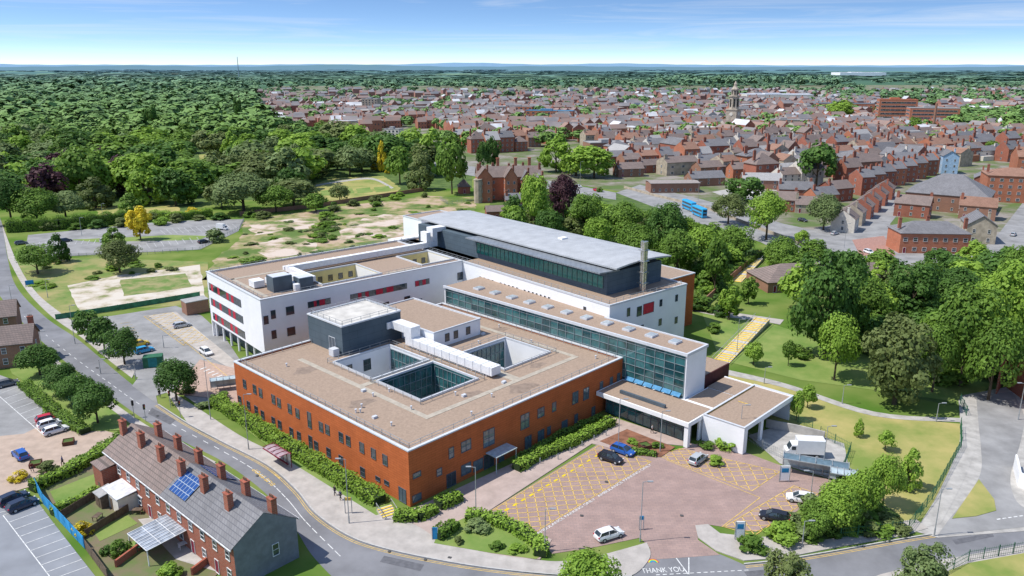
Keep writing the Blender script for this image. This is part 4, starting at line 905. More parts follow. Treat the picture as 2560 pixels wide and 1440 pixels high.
EX=[(1770,440,22,18,10,6,M_brick2,M_tile,'brown tiled brick row end left of the dark roadside tree'),(1800,420,24,16,10,6.5,M_brick3,M_slate,'orange brick house with slate roof behind the workshop yard'),(1900,470,-8,20,11,5,M_brick2,M_gtile,'low brick works with pale grey roof right of the yard'),(1985,500,-12,16,10,6,M_brick,M_slate,'brick house at the left of the small car yard'),(2085,500,25,14,10,6.5,M_brick,M_tile,'detached brick house right of the tall dark tree'),(2100,440,22,18,11,7.5,M_brick3,M_slate,'tall orange brick house behind the tall dark tree'),(2020,530,-15,12,8,4,M_stone,M_tile,'low stone outbuilding by the junction trees'),(2460,480,60,16,11,8,M_brick,M_slate,'brick gabled house behind the large hall'),(2250,430,18,20,12,9,M_brick,M_slate,'broad brick building above the high street row'),(2440,545,-30,14,10,6,M_brick2,M_rtile,'small red roofed house between hall and pub annexe'),(1545,415,14,18,12,7,M_brick,M_slate,'brick building right of the big pair of trees'),(1570,440,14,16,10,5,M_brick2,M_tile,'low brown building beside the big pair of trees'),(1720,425,24,16,10,6,M_brick,M_tile,'brick house beside the small tree behind the workshop'),(1850,445,10,14,10,6,M_brick3,M_tile,'orange brick house just above the dark roadside tree'),(1950,525,-14,14,9,5.5,M_brick,M_tile,'brick house behind the tall roadside tree right of the buses'),(2050,515,20,13,9,6,M_brick3,M_slate,'orange brick house beyond the willow like tree'),(1760,462,14,20,10,4.5,M_brick2,M_slate,'low slate roofed range behind the yard wall'),(2280,540,-35,14,9,6,M_brick,M_tile,'brick house left of the large hall')]
for (x,y,r_,w,d_,e_,wm,rm,l) in EX: house(x,y,r_,w,d_,e_,3.2,wm,rm,l,nf=3,chim=2,ends=1)
house(1990,712,10,26,14,3.4,3.5,M_brick2,M_tile,'low brown tiled clinic with hipped roof among trees',name='clinic',cat='clinic',nf=6,floors=1,chim=0,hip=True)
house(2190,705,10,22,12,3.4,3,M_brick2,M_tile,'low brown roofed building half hidden by trees below the junction',name='clinic',cat='clinic',nf=5,floors=1,chim=0,hip=True)
house(1160,482,10,6,6,4,3.2,M_brick,M_tile,'small square gate lodge with pyramid roof beside the mansion',name='lodge',cat='lodge',nf=1,floors=1,chim=0,hip=True)
p=G(1275,500); root=empty('mansion',(p.x,p.y,0),math.radians(8),'red brick Victorian mansion with stone bay, steep gables and tall chimneys','mansion')
add_house(root,0,6,0,32,11,11.5,4.5,M_brick3,M_tile,nf=6,floors=3,chim=5)
add_house(root,-13,0,math.pi/2,12,7,12.5,4.2,M_brick3,M_tile,nf=2,floors=3,chim=2,ends=2)
add_house(root,0,.5,math.pi/2,10,6,12,4.5,M_brick3,M_tile,nf=2,floors=3,chim=1,ends=2)
add_house(root,8,2,math.pi/2,9,5,10.5,4,M_brick3,M_slate,nf=2,floors=3,chim=1,ends=2)
add_house(root,14.5,1,math.pi/2,11,6,9,4,M_brick,M_slate,nf=2,floors=2,chim=2,ends=2)
b=MB(); b.cyl((-16.5,-6,0),(-16.5,-6,11),2,2,8); b.cyl((-16.5,-6,11),(-16.5,-6,11.6),2.2,2.2,8); b.build('stone_bay',M_stone,root)
for x in(-5,4,11): b=MB(); b.box(x-.7,x+.7,8,9.2,12,19.5); b.box(x-.85,x+.85,7.85,9.35,19.5,19.9); b.build('tall_chimney',M_brick3,root)
house(1240,545,10,9,6,3.5,2,M_brick,M_tile,'small ruined outbuilding with brown roof below the mansion',name='outbuilding',cat='outbuilding',nf=1,floors=1,chim=0)
house(1300,520,5,14,6,4.5,2.5,M_brick,M_slate,'low brick wing with slate roof in front of the mansion',name='outbuilding',cat='outbuilding',nf=3,floors=1,chim=1)
p=G(1830,330); zt=HT(p.y,202); M_tower=mat('weathered_sandstone',(.42,.36,.29),amt=.25,scale=.4,detail=10); root=empty('clock_tower',(p.x,p.y,0),.9,'tall octagonal sandstone clock tower rising above the town roofs','clock tower')
k=zt/46
b=MB(); b.box(-5*k,5*k,-5*k,5*k,0,20*k); b.box(-5.5*k,5.5*k,-5.5*k,5.5*k,20*k,21*k); b.build('tower_base',M_tower,root)
b=MB(); b.cyl((0,0,21*k),(0,0,32*k),4.8*k,4.6*k,8); b.cyl((0,0,32*k),(0,0,33*k),5.4*k,5.4*k,8)
b.build('octagon_stage',M_tower,root)
b=MB(); b.cyl((0,0,33*k),(0,0,38*k),3.4*k,3.4*k,8); b.cyl((0,0,38*k),(0,0,38.8*k),4.1*k,4.1*k,8); b.cyl((0,0,38.8*k),(0,0,41*k),3.5*k,1.8*k,8); b.cyl((0,0,41*k),(0,0,43*k),1.5*k,1.5*k,8); b.cyl((0,0,43*k),(0,0,46*k),1.7*k,.1*k,8); b.build('cupola',M_tower,root)
for i in range(8):
    an=i*math.pi/4+math.pi/8; h=MB(); h.box(-.7*k,.7*k,-.15,0,23*k,30*k); h.build('louvre_window',M_black,root,(math.cos(an)*4.5*k,math.sin(an)*4.5*k,0),an+math.pi/2)
    h=MB(); h.box(-.45*k,.45*k,-.15,0,34*k,37*k); h.build('lantern_opening',M_black,root,(math.cos(an)*3.25*k,math.sin(an)*3.25*k,0),an+math.pi/2)
for i in range(4):
    an=i*math.pi/2; h=MB(); h.cyl((0,0,0),(0,-.3,0),1.6*k,1.6*k,16); h.build('clock_face',M_cream,root,(math.sin(an)*5.02*k,-math.cos(an)*5.02*k,16.5*k),an)
def block(px,py,rdeg,w,d,h,wm,rm,nf,fl,label,name='office_building',cat='building',ribbon=False,gl=None):
    p=G(px,py); root=empty(name,(p.x,p.y,0),math.radians(rdeg),label,cat)
    b=MB(); b.box(-w/2,w/2,-d/2,d/2,0,h); b.build('wall',wm,root)
    b=MB(); ringwall(b,-w/2-.1,w/2+.1,-d/2-.1,d/2+.1,h,h+.6,.5); b.box(-w/2+.4,w/2-.4,-d/2+.4,d/2-.4,h+.01,h+.1); b.box(-w*.2,w*.05,-d*.2,d*.2,h+.11,h+2.2); b.build('roof',rm,root)
    for f in range(fl):
        z=2+f*(h-1)/fl
        if ribbon: ob('window',winmesh(w*.9,1.7,M_wframe,gl or M_glass,nf),root,(0,-d/2-.01,z)); ob('window',winmesh(d*.85,1.7,M_wframe,gl or M_glass,nf//2),root,(-w/2-.01,0,z),-math.pi/2)
        else:
            for i in range(nf): ob('window',winmesh(w/nf*.5,1.7,M_wframe,M_glass),root,(-w/2+w*(i+.5)/nf,-d/2-.01,z))
    return root
block(1300,292,-12,34,14,13,M_brick3,M_gtile,6,4,'orange brick office with blue tower windows, left half')
block(1375,308,-12,54,16,14,M_brick3,mat('blue_glass_roof',(.12,.26,.38)),9,4,'long orange brick office block with blue glazed stair towers')
block(2325,325,-14,46,18,22,M_brick3,M_gtile,10,6,'tall orange brick office tower block on the right',ribbon=True)
block(2235,315,-14,38,16,28,M_brick3,M_brick3,6,7,'higher left part of the orange office tower block',ribbon=True)
block(2110,285,-12,70,26,14,M_brick3,mat('dark_flat_roof',(.17,.19,.22)),10,3,'wide dark glazed building right of the pale shopping centre',ribbon=True)
block(1940,258,-5,110,50,15,M_cream,M_coping,8,2,'pale grey metal shopping centre behind the clock tower',ribbon=True)
block(985,355,-15,14,10,11,M_cream,M_gtile,4,4,'pale grid fronted office by the park edge')
block(930,282,-8,22,18,19,M_stone,M_gtile,5,6,'tall tan concrete office behind the brick terraces')
block(1030,290,-8,54,18,12,M_stone,M_gtile,9,3,'long tan low office beside the tall concrete one')
block(885,308,-5,60,14,11,M_brick,M_gtile,10,3,'long red brick flat roofed office left of the town centre')
block(2480,285,-4,130,60,8,M_white,mat('white_shed_roof',(.75,.76,.78)),6,1,'large white warehouse roof at the right beyond the tower block',name='warehouse',cat='warehouse')
block(1555,318,-8,16,12,11,M_white,M_gtile,3,2,'small white rendered building in mid town')
block(1250,375,10,26,14,8,M_brick2,M_gtile,5,2,'low brown brick building with flat roof near the poplars')
block(1520,385,12,34,18,9,M_brick2,M_gtile,7,2,'wide dark brick flat roofed building behind the pair of trees')
block(1700,335,-8,30,16,10,M_stone,M_gtile,6,3,'long sandstone building left of the clock tower foot')
block(1960,330,-8,26,14,12,M_stone,M_gtile,5,3,'tan stone building right of the clock tower foot')
block(2145,192,0,240,120,22,M_white,M_white,6,1,'white distant factory on the plain near the horizon',name='factory',cat='factory')
p=G(2330,340); b=MB(); b.cyl((0,0,0),(0,0,HT(p.y,258)),1.5,1.0,12); tag(b.build('factory_chimney',M_brick2,None,(p.x,p.y,0)),'round brown brick chimney stack in front of the tower block','chimney')
p=G(2495,335); e=empty('cupola',(p.x,p.y,0),0,'white columned cupola on the high street roofs','cupola')
b=MB(); b.box(-2.5,2.5,-2.5,2.5,0,10); b.build('cupola_base',M_stone,e)
b=MB(); b.cyl((0,0,10),(0,0,13),2,2,12); b.cyl((0,0,13),(0,0,15.5),2,.3,12); b.build('cupola_dome',M_white,e)
p=Vector((-1190,3550,0)); b=MB(); b.cyl((0,0,0),(0,0,95),2.2,1.2,6); tag(b.build('transmitter_mast',mat('mast_grey',(.25,.32,.4)),None,p),'thin tall transmitter mast on the left horizon','mast')
# generated town
townP=[(650,330),(600,240),(800,218),(2640,214),(2640,410),(2480,400),(2360,415),(2150,455),(2090,470),(1990,470),(1880,455),(1800,445),(1690,440),(1640,440),(1560,420),(1530,380),(1420,350),(1300,378),(1190,385),(1100,320),(960,322),(880,350),(800,322)]
excl=[(1830,322,40),(1375,308,60),(1300,292,40),(2330,318,56),(2235,315,50),(2110,285,80),(1940,255,110),(985,355,24),(930,272,24),(1030,285,50),(885,305,60),(2480,285,130),(1440,440,50),(1485,445,50),(2040,465,26),(1930,430,22),(2365,432,22),(2098,300,30),(1660,405,24),(1625,430,22),(1600,395,24),(2250,430,24),(2100,440,22),(1770,440,20),(1800,420,20),(1545,415,22),(1720,425,20),(1520,385,38),(1700,335,34),(1960,330,32),(1850,445,18),(1570,440,20)]
exw=[(G(a,b_),c_) for a,b_,c_ in excl]
cand=[]; th=math.radians(22); q=-2500
while q<2600:
    p_=-2500; run=0; blk=random.randint(2,7); ry=False; kd=random.random()
    while p_<3000:
        w=random.uniform(9,13) if kd<.55 else random.uniform(13,24); X=p_*math.cos(th)-q*math.sin(th); Yy=p_*math.sin(th)+q*math.cos(th)
        p_+=w+.02 if run<blk else w+random.uniform(2,9)
        if run>=blk: run=0; blk=random.randint(2,7); ry=random.random()<.3; kd=random.random(); continue
        run+=1
        if Yy<380 or Yy>1900: continue
        px,py=PROJ(X,Yy)
        if not inpoly(px,py,townP): continue
        if any(abs(X-g_.x)<c_*.5 and abs(Yy-g_.y)<c_*.45 for g_,c_ in exw): continue
        if Yy>850 and random.random()<min(.75,(Yy-850)/900): continue
        cand.append((Yy+random.uniform(-3,3),X,w,th+(math.pi/2 if ry else 0)+random.uniform(-.06,.06)))
    q+=15.5+max(0,(q-600))*.012
cand.sort()
protos=[]
WMS=[(M_brick,'red brick'),(M_brick2,'brown brick'),(M_brick3,'orange brick'),(M_stone,'sandstone'),(M_brick,'dark red brick'),(M_cream,'cream rendered'),(M_brick3,'bright brick')]
RMS=[(M_slate,'slate'),(M_tile,'brown tiled'),(M_rtile,'reddish tiled'),(M_gtile,'pale grey'),(M_slate,'slate'),(M_tile,'brown tiled'),(M_tile,'brown tiled')]
def zone(px):
    for lim,s in((900,'at the woodland end of the town'),(1250,'left of the long orange offices'),(1500,'around the long orange offices'),(1750,'left of the clock tower'),(1950,'around the clock tower'),(2200,'right of the clock tower'),(9999,'near the high street on the right')):
        if px<lim: return s
for i in range(14):
    wm,wn=WMS[i%7]; rm,rn=RMS[(i*5+i//7)%7]
    r_=empty('town_house',(0,0,0),0,'','house'); add_house(r_,0,0,0,11,random.uniform(9.5,12.5),random.uniform(6.5,10.5),random.uniform(3,4.6),wm,rm,nf=3,floors=2 if i%2 else 3,chim=1 if i%3 else 2,gable=False,hip=(i%5==4),door=False,back=False,ends=1 if i%2 else 0)
    if i%4==1:
        b=MB(); b.box(-3.5,1.5,-9,-4.5,0,3.6); b.build('rear_extension',wm,r_)
    protos.append((r_,wn,rn))
used=set(); NI=235
for i,(Yy,X,w,rz) in enumerate(cand[:NI]):
    k=random.randrange(14); r_,wn,rn=protos[k]; o=r_ if k not in used else copytree(r_); used.add(k)
    o.location=(X,Yy,0); o.rotation_euler.z=rz; o.scale=(w/11,random.uniform(.9,1.15),random.uniform(.85,1.25)); px,py=PROJ(X,Yy); z_=zone(px)
    o['label']='%s town house with %s roof %s'%(wn,rn,z_); o['group']='%s houses with %s roofs %s'%(wn,rn,z_)
for k,(r_,a,c) in enumerate(protos):
    if k not in used:
        for ch in list(r_.children):
            for g2 in list(ch.children): bpy.data.objects.remove(g2)
            bpy.data.objects.remove(ch)
        bpy.data.objects.remove(r_)
def hazemat(name,c,c2):  # far house colours with the distance haze blended in
    m,t,b=nt(name); nz=t.nodes.new('ShaderNodeTexNoise'); nz.inputs['Scale'].default_value=.08; tc=t.nodes.new('ShaderNodeTexCoord'); t.links.new(tc.outputs['Object'],nz.inputs['Vector'])
    r=t.nodes.new('ShaderNodeValToRGB'); r.color_ramp.elements[0].position=.4; r.color_ramp.elements[1].position=.6; r.color_ramp.elements[0].color=(*c,1); r.color_ramp.elements[1].color=(*c2,1); t.links.new(nz.outputs['Fac'],r.inputs[0])
    t.links.new(hazepaint(t,r.outputs[0],700,8000,.8),b.inputs['Base Color']); b.inputs['Roughness'].default_value=.9; return m
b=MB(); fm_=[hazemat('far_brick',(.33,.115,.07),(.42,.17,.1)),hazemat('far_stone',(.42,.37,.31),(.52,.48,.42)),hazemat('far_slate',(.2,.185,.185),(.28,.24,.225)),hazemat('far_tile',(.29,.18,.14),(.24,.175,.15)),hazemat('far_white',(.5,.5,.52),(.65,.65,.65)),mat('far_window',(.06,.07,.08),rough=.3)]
for (Yy,X,w,rz) in cand[NI:]:
    c=math.cos(rz); s=math.sin(rz); dd=random.uniform(9,13); e=random.uniform(6,11); r=random.uniform(2.8,4.6)
    def q_(a,bb,z): return (X+a*c-bb*s,Yy+a*s+bb*c,z)
    x=w/2;y=dd/2; vs=[q_(-x,-y,0),q_(x,-y,0),q_(x,y,0),q_(-x,y,0),q_(-x,-y,e),q_(x,-y,e),q_(x,y,e),q_(-x,y,e),q_(-x,0,e+r),q_(x,0,e+r)]
    m1=random.choices([0,1,4],[80,14,6])[0]; m2=random.choices([2,3,4],[48,47,5])[0]
    if w>18 and random.random()<.5: b.add(vs[:8],[(0,1,5,4),(2,3,7,6),(1,2,6,5),(3,0,4,7)],m1); b.add(vs[4:8],[(0,1,2,3)],random.choice([2,4,1]))
    else: b.add(vs,[(0,1,5,4),(2,3,7,6),(1,2,6,9,5),(3,0,4,8,7)],m1); b.add(vs,[(4,5,9,8),(6,7,8,9)],m2)
    if Yy<1000:
        for fl in range(2):
            for k in range(int(w/3.2)):
                xx=-x+1.6+k*3.2; z=1.6+fl*e*.5; b.add([q_(xx-.5,-y-.05,z-.7),q_(xx+.5,-y-.05,z-.7),q_(xx+.5,-y-.05,z+.7),q_(xx-.5,-y-.05,z+.7)],[(0,1,2,3)],5)
    if random.random()<.75: 
        p0=Vector(q_(-x+.6,0,e+r*.6)); b.obox(p0+Vector((0,0,1.2)),(.6*c,.6*s,0),(-.5*s,.5*c,0),(0,0,1.5),0)
o=tag(b.build('distant_houses',fm_),'mass of small distant brick houses and roofs filling the far town','houses'); o['kind']='stuff'
tn=0
for i in range(360):
    px=random.uniform(620,2600); py=214+ (random.random()**1.5)*180
    if not inpoly(px,py,townP): continue
    p=G(px,py)
    if any(abs(px-a)<20 and abs(py-b_)<15 for a,b_,c_ in excl): continue
    if p.y<640:
        if tn<24:
            col=random.choice(['mid','dark','bright']); tn+=1
            tree_w((p.x,p.y,0),random.uniform(9,14),random.uniform(9,13),col,'mid','%s green tree between town houses %s'%({'mid':'mid','dark':'dark','bright':'light'}[col],zone(px)),'town trees %s %s'%(col,zone(px)))
    else:
        for k in range(random.randint(2,5)): far.append((p.x+random.uniform(-30,30),p.y+random.uniform(-10,20),random.uniform(12,20),random.uniform(10,15)))
# field-edge tree lines and far woods
for i in range(330):
    py=176+random.random()**.7*36; px=random.uniform(-100,2660); p=G(px,py)
    n=random.randint(2,5); k_=1 if py>203 else random.choice([4,7,10])
    for k in range(n): far.append((p.x+k*random.uniform(18,26)*k_,p.y+random.uniform(-8,8),random.uniform(24,36),random.uniform(9,14),k_))
for i in range(260):
    px=random.uniform(1640,2100); p=G(px,random.uniform(203,216)); far.append((p.x,p.y,random.uniform(20,32),random.uniform(18,30)))
for P_ in(([2380,2640,300,335],150),([2100,2640,236,262],120),([560,1700,207,222],230),([-60,700,200,216],120)):
    (x0,x1,y0,y1),n_=P_
    for i in range(n_):
        p=G(random.uniform(x0,x1),random.uniform(y0,y1)); far.append((p.x,p.y,random.uniform(18,30),random.uniform(12,19)))
c0=[crowncloud('round',20,620,.06,.3) for _ in range(4)]; c1=[crowncloud('round',13,200,.105,.25) for _ in range(4)]; c2=[crowncloud('round',7,50,.2,.2) for _ in range(3)]
VV=[];SS=[]
for T in far:
    x,y,w,h=T[:4]; kx=T[4] if len(T)>4 else 1
    V,s=random.choice(c0 if y<800 else (c1 if y<1600 else c2)); a_=random.uniform(0,6.28) if kx==1 else 0; ca,sa=math.cos(a_),math.sin(a_)
    V2=np.stack([V[:,0]*ca-V[:,1]*sa,V[:,0]*sa+V[:,1]*ca,V[:,2]],1)
    VV.append(V2*np.array([w*1.1*kx,w*1.1,h])+np.array([x,y,0])); SS.append(np.clip(s*.7+random.uniform(0,.75),0,1.5))
me=quadmesh('distant_woodland',np.concatenate(VV),np.concatenate(SS)); me.materials[0]=LF['haze']
o=tag(ob('distant_woodland',me),'dense far woodland and hedgerow trees stretching to the horizon','woodland'); o['kind']='stuff'
# ---------------------------------------------------------------- hedges
def hedge(P,w,h,col,label,dens=60,name='hedge'):
    c=W(P); Ps=[];Ns=[]
    for i in range(len(c)-1):
        a=np.array([c[i].x,c[i].y,0]); e=np.array([c[i+1].x,c[i+1].y,0]); L_=np.linalg.norm(e-a); d=(e-a)/L_; nrm=np.array([-d[1],d[0],0]); n=int(L_*dens*(w+2*h)/3)
        t_=rng.uniform(0,1,n)[:,None]; side=rng.uniform(-1,1,n); per=side*(w/2+h)
        off=np.clip(per,-w/2,w/2); z=h-np.maximum(0,np.abs(per)-w/2); lump=1+.12*np.sin((t_[:,0]*L_)*1.1+i)+rng.normal(0,.06,n)
        P_=a+d*(t_*L_)+nrm*(off*lump)[:,None]; P_[:,2]=z*lump; Ps.append(P_)
        N_=np.where((np.abs(per)>w/2)[:,None],nrm*np.sign(per)[:,None],np.array([0,0,1.])); Ns.append(N_)
    P_=np.concatenate(Ps); o_=c[0]; P_-=np.array([o_.x,o_.y,0])
    me=quadmesh('foliage',leaves(P_,np.concatenate(Ns),.15),rng.uniform(0,1.1,len(P_))); me.materials[0]=LF[col]
    b=MB()
    for i in range(len(c)-1):
        a=c[i]-Vector((o_.x,o_.y,0)); e=c[i+1]-Vector((o_.x,o_.y,0)); a.z=e.z=h*.42; b.bar(a,e,w*.8,h*.8)
    root=empty(name,(o_.x,o_.y,.1),0,label,'hedge'); ob('foliage',me,root); b.build('branches',mat('hedge_core',(.02,.04,.01)),root); return root
hedge([(540,1010),(590,1040),(700,1112),(830,1190),(950,1262)],2.8,1.5,'bright','long clipped bright hedge along the left terracotta face')
hedge([(1290,1178),(1350,1145),(1430,1112),(1530,1060)],2.0,1.3,'bright','clipped hedge along the right terracotta face, far part')
hedge([(1290,1160),(1400,1095),(1500,1050)],1.2,1.0,'mid','inner darker hedge close against the right terracotta wall')
hedge([(1095,1272),(1150,1248)],2.2,1.3,'bright','short clipped hedge left of the glass door canopy')
hedge([(985,1300),(1045,1300),(1090,1280)],1.8,1.2,'bright','short rounded hedge beside the building corner steps')
hedge([(1165,1300),(1230,1305),(1300,1335),(1355,1375),(1350,1395)],2.0,1.3,'bright','curved hedge around the planted island at the entrance')
hedge([(1092,1350),(1140,1320)],1.8,1.3,'mid','short hedge at the left of the planted island')
hedge([(380,545),(450,550),(530,540)],3,3,'bright','bright hedge between the park lawn and upper car park')
hedge([(20,580),(150,572),(330,555)],5,4.5,'mid','thick hedge along the road end of the park')
hedge([(80,1230),(180,1185),(300,1115)],1.8,1.5,'bright','garden hedge between the plaza and the first lawn')
hedge([(130,1290),(250,1235)],1.2,1.2,'bright','narrow hedge at the near side of the small lawn')
hedge([(190,1175),(300,1105),(330,1085)],2.4,1.2,'mid','broad hedge bordering the plaza near the terrace end')
hedge([(60,965),(150,1045),(215,1085)],2.2,1.1,'mid','low hedge between left car park and street trees')
hedge([(1810,700),(1900,640)],3,2.5,'mid','hedge beside the upper footpath wall')
hedge([(1560,1130),(1640,1140)],1.4,.7,'mid','low planting in the bed left of the silver car',name='planting')
def shrub(px,py,wm,hm_,col,label,group=None):
    p=G(px,py); return tree_w((p.x,p.y,.1),wm,hm_,col,'shrub',label,group,'shrub',False,'shrub')
SL=[(1190,1325,4,1.8,'grey','flowering pale shrub in the planted island'),(1145,1360,2,1.2,'olive','small olive shrub in planted island'),(1240,1370,2.6,1.2,'mid','low green shrub at the front of the planted island'),(1290,1380,3,1.2,'bright','bright low shrub at right of the planted island'),(1825,1120,5,3,'bright','large rounded bush beside the ambulance bay'),(1785,1160,3.5,1.8,'bright','rounded bush beside the silver car'),(1765,1120,3,1.5,'mid','bush against the white bay wall'),(1640,1120,2.5,1.2,'mid','bush in the planting bed left of the silver car'),(1580,1110,2.5,1.2,'bright','bush at the left end of the bed near the blue car'),(1610,1125,1.6,.9,'purple','dark reddish shrub in the middle of the bed'),
(1880,1370,5,2.4,'mid','wide bush behind the white exit sign'),(1950,1350,5,3,'bright','bright bush left of the shrub belt'),(2010,1350,4,2.2,'grey','grey bush at the pavement edge of the shrub belt'),(2230,1320,5,2,'olive','olive scrub at the foot of the green fence'),(2180,1330,5,2,'mid','green scrub in the shrub belt by the fence'),(485,535,7,4,'yellow','yellow rounded bush at the upper hedge end'),(540,605,9,6,'grey','grey green scrub beside the upper car park corner'),(1140,1250,2,1.2,'mid','small bush between hedge and door canopy'),(120,1175,4,2,'olive','bronze bush on the plaza corner'),(50,1200,3,1.8,'yellow','yellow green bush at the plaza left side'),(210,1335,3,2.2,'yellow','yellow bush in the terrace garden'),(300,1390,3,2.8,'mid','green bush in the second terrace garden'),(425,1450,4,2.6,'bright','bright bush at the bottom edge of the gardens'),(270,1385,2,1.6,'dark','dark bush beside the timber fence'),(470,985,4,2,'olive','olive bush by the pavement at the hospital corner'),(550,1000,4,2.2,'mid','bush at the top end of the long hedge'),(510,1020,3,1.6,'grey','grey bush near the top end of the long hedge'),(1500,480,4,3,'mid','roadside bush below the big pair of trees'),(935,425,5,5,'yellow','golden bush at the foot of the golden cypress'),(968,435,5,5,'yellow','golden bush right of the golden cypress'),(1035,470,4,3,'yellow','small golden bush at the end of the formal garden'),(640,660,10,3,'mid','scrub at the near edge of the waste ground'),(1740,775,6,4,'dark','dark bush behind the rear terracotta corner'),(1790,830,5,3,'mid','bush at the left foot of the yellow steps'),(2000,890,6,3,'mid','bush at the foot of the huge dark tree'),(205,835,2.2,1.2,'bright','small rounded bush at the side road corner')]
for s in SL: shrub(*s)
fill([(1640,600),(1830,640),(1830,790),(1740,800),(1745,680),(1640,620)],24,4,3.5,7,5,9,['mid','dark','bright'],'shrub','leafy undergrowth bush on the wooded slope behind the hospital','undergrowth behind hospital')
fill([(2060,760),(2540,740),(2540,960),(2400,990),(2200,960)],24,5,3.5,7,6,10,['mid','dark','olive'],'shrub','undergrowth bush in the wood on the right bank','right wood undergrowth')
fill([(620,560),(1180,500),(1180,560),(1040,600),(700,690),(520,690)],52,2.2,.5,1.7,2.2,6.5,['mid','bright','olive','grey'],'shrub','low weedy scrub clump on the waste ground','waste ground scrub')
fill([(780,520),(840,540),(830,600),(760,640),(800,560)],18,2,1.2,2.8,4,9,['mid','bright','olive'],'shrub','scrub in the green band crossing the waste ground','waste ground green band')
fill([(60,560),(600,540),(780,515),(1080,480),(1080,500),(790,535),(600,552),(60,590)],26,6,2.5,5,5,9,['mid','bright','olive','dark'],'shrub','bush along the near edge of the park','park edge bushes')
fill([(1960,1330),(2100,1200),(2250,1310),(2240,1335),(2020,1350)],22,2.2,1.2,3.4,2.5,4.5,['mid','bright','olive','grey'],'shrub','bush in the mixed shrub belt beside the green fence','shrub belt bushes')
fill([(50,660),(500,650),(520,690),(160,700),(150,770),(80,730)],14,5,.8,2.5,3,7,['mid','bright','olive'],'shrub','weedy clump on the verge beside the concrete slabs','verge weeds')
# ---------------------------------------------------------------- street furniture
def lamp(px,base,top,label,arm=1,name='street_lamp'):
    p=G(px,base); h=HT(p.y,top); e=empty(name,(p.x,p.y,.1),0 if arm>0 else math.pi,label,'street lamp')
    b=MB(); b.cyl((0,0,0),(0,0,1.2),.11,.11,8); b.cyl((0,0,1.2),(0,0,h),.075,.05,8); b.build('pole',M_steel,e)
    b=MB(); b.bar((0,0,h),(.9,0,h+.12),.06); b.build('arm',M_steel,e)
    b=MB(); b.box(.6,1.4,-.13,.13,h+.06,h+.18); b.build('lamp_head',mat('lamp_grey',(.3,.32,.34)),e)
for T in ((1600,1355,1207,'lamp post standing in the brick forecourt by the white car',1),(873,1310,1150,'lamp post on the pavement by the building corner',-1),(622,1125,988,'lamp post beside the maroon bus shelter',1),(527,1050,900,'dark pole on the pavement at the top of the long hedge',1),(1190,1290,1170,'lamp post by the glass door canopy',-1),(1545,1130,1000,'lamp post left of the blue car',1),(1650,1130,1030,'lamp post in the planting bed',1),(1848,1110,1015,'lamp post beside the ambulance bay wall',1),(2055,1190,1068,'lamp post beside the white van',1),(2022,1280,1180,'lamp post beside the white car on the right bays',-1),(2335,1340,1225,'lamp post on the pavement right of the shrub belt',1),(2005,1365,1305,'short lamp post behind the right pavement',1),(1362,1380,1275,'lamp post at the planted island edge',1),(410,870,840,'short lamp post in the hospital drop-off',1),(340,950,905,'lamp post at the access road mouth',1),(188,860,765,'lamp post by the side road corner',1),(252,935,900,'short lamp post on the main road verge',1),(38,800,715,'lamp post at the far bend of the road',1),(105,870,830,'lamp post left of the bend',1),(1910,960,920,'lamp post on the footpath above the dry lawn, left one',1),(2105,1010,965,'lamp post on the footpath above the dry lawn, middle one',1),(2340,1055,1010,'lamp post at the right end of the footpath',1),(1842,880,800,'lamp post beside the yellow steps',1),(2110,620,560,'lamp post by the town junction',1),(1450,470,405,'lamp post on the town road by the pair of trees',1),(1745,500,455,'lamp post behind the blue buses',1),(205,590,545,'lamp post in the upper left car park',1),(120,745,700,'lamp post on the grass verge by the bend',1),(260,560,510,'lamp post behind the upper left car park',1),(2545,1050,960,'lamp post beside the brick wall at the right edge',-1)):
    lamp(*T[:4],arm=T[4])
def fence(P,h,m,label,sp=2.4,rails=3,name='fence',solid=None):
    c=W(P); e=empty(name,(c[0].x,c[0].y,.05),0,label,name.replace('_',' ')); b=MB(); r=MB()
    for i in range(len(c)-1):
        a=c[i]-c[0]; d=c[i+1]-c[0]; n=max(1,int((d-a).length/sp))
        for k in range(n+(1 if i==len(c)-2 else 0)):
            q=a.lerp(d,k/n); b.bar(q,q+Vector((0,0,h+.1)),.09)
        if solid: r.bar(a+Vector((0,0,h/2)),d+Vector((0,0,h/2)),.06 if name=='fence' else .3,h)
        else:
            for k in range(rails): z=h*(k+.6)/rails; r.bar(a+Vector((0,0,z)),d+Vector((0,0,z)),.035)
            L_=(d-a).length; m_=int(L_/.35)
            for k in range(m_): q=a.lerp(d,k/m_); r.bar(q,q+Vector((0,0,h)),.022)
    b.build('posts',m,e)['kind']='stuff'; r.build('panels',m,e); return e
fence([(1865,1100),(1905,1125),(1960,1150),(2100,1195)],1.8,M_steel,'grey railings around the van yard',)
fence([(2100,1195),(2125,1130),(2050,1090)],1.8,M_green,'green mesh fence behind the white van')
fence([(2400,1070),(2402,1120),(2330,1250),(2270,1330),(2100,1350)],2.0,M_green,'green mesh fence down the edge of the dry lawn')
fence([(2400,1010),(2415,1040)],2,M_green,'short green fence at the lane top')
fence([(1910,1010),(1960,1040),(2030,1075)],1.6,M_green,'green railings along the edge of the dry lawn by the bay')
fence([(90,1222),(110,1262),(150,1305),(212,1372)],1.9,M_bluep,'bright blue timber fence between car park and gardens',solid=1)
fence([(215,1375),(270,1450)],1.6,M_fwood,'brown timber fence continuing from the blue fence',solid=1)
fence([(150,1300),(262,1232)],1.3,M_fwood,'timber garden fence along the first lawn',solid=1)
fence([(215,1345),(330,1275)],1.3,M_fwood,'timber garden fence in the middle garden',solid=1)
fence([(290,1420),(405,1335)],1.1,M_brick,'low red brick garden wall behind the terrace',solid=1,name='garden_wall')
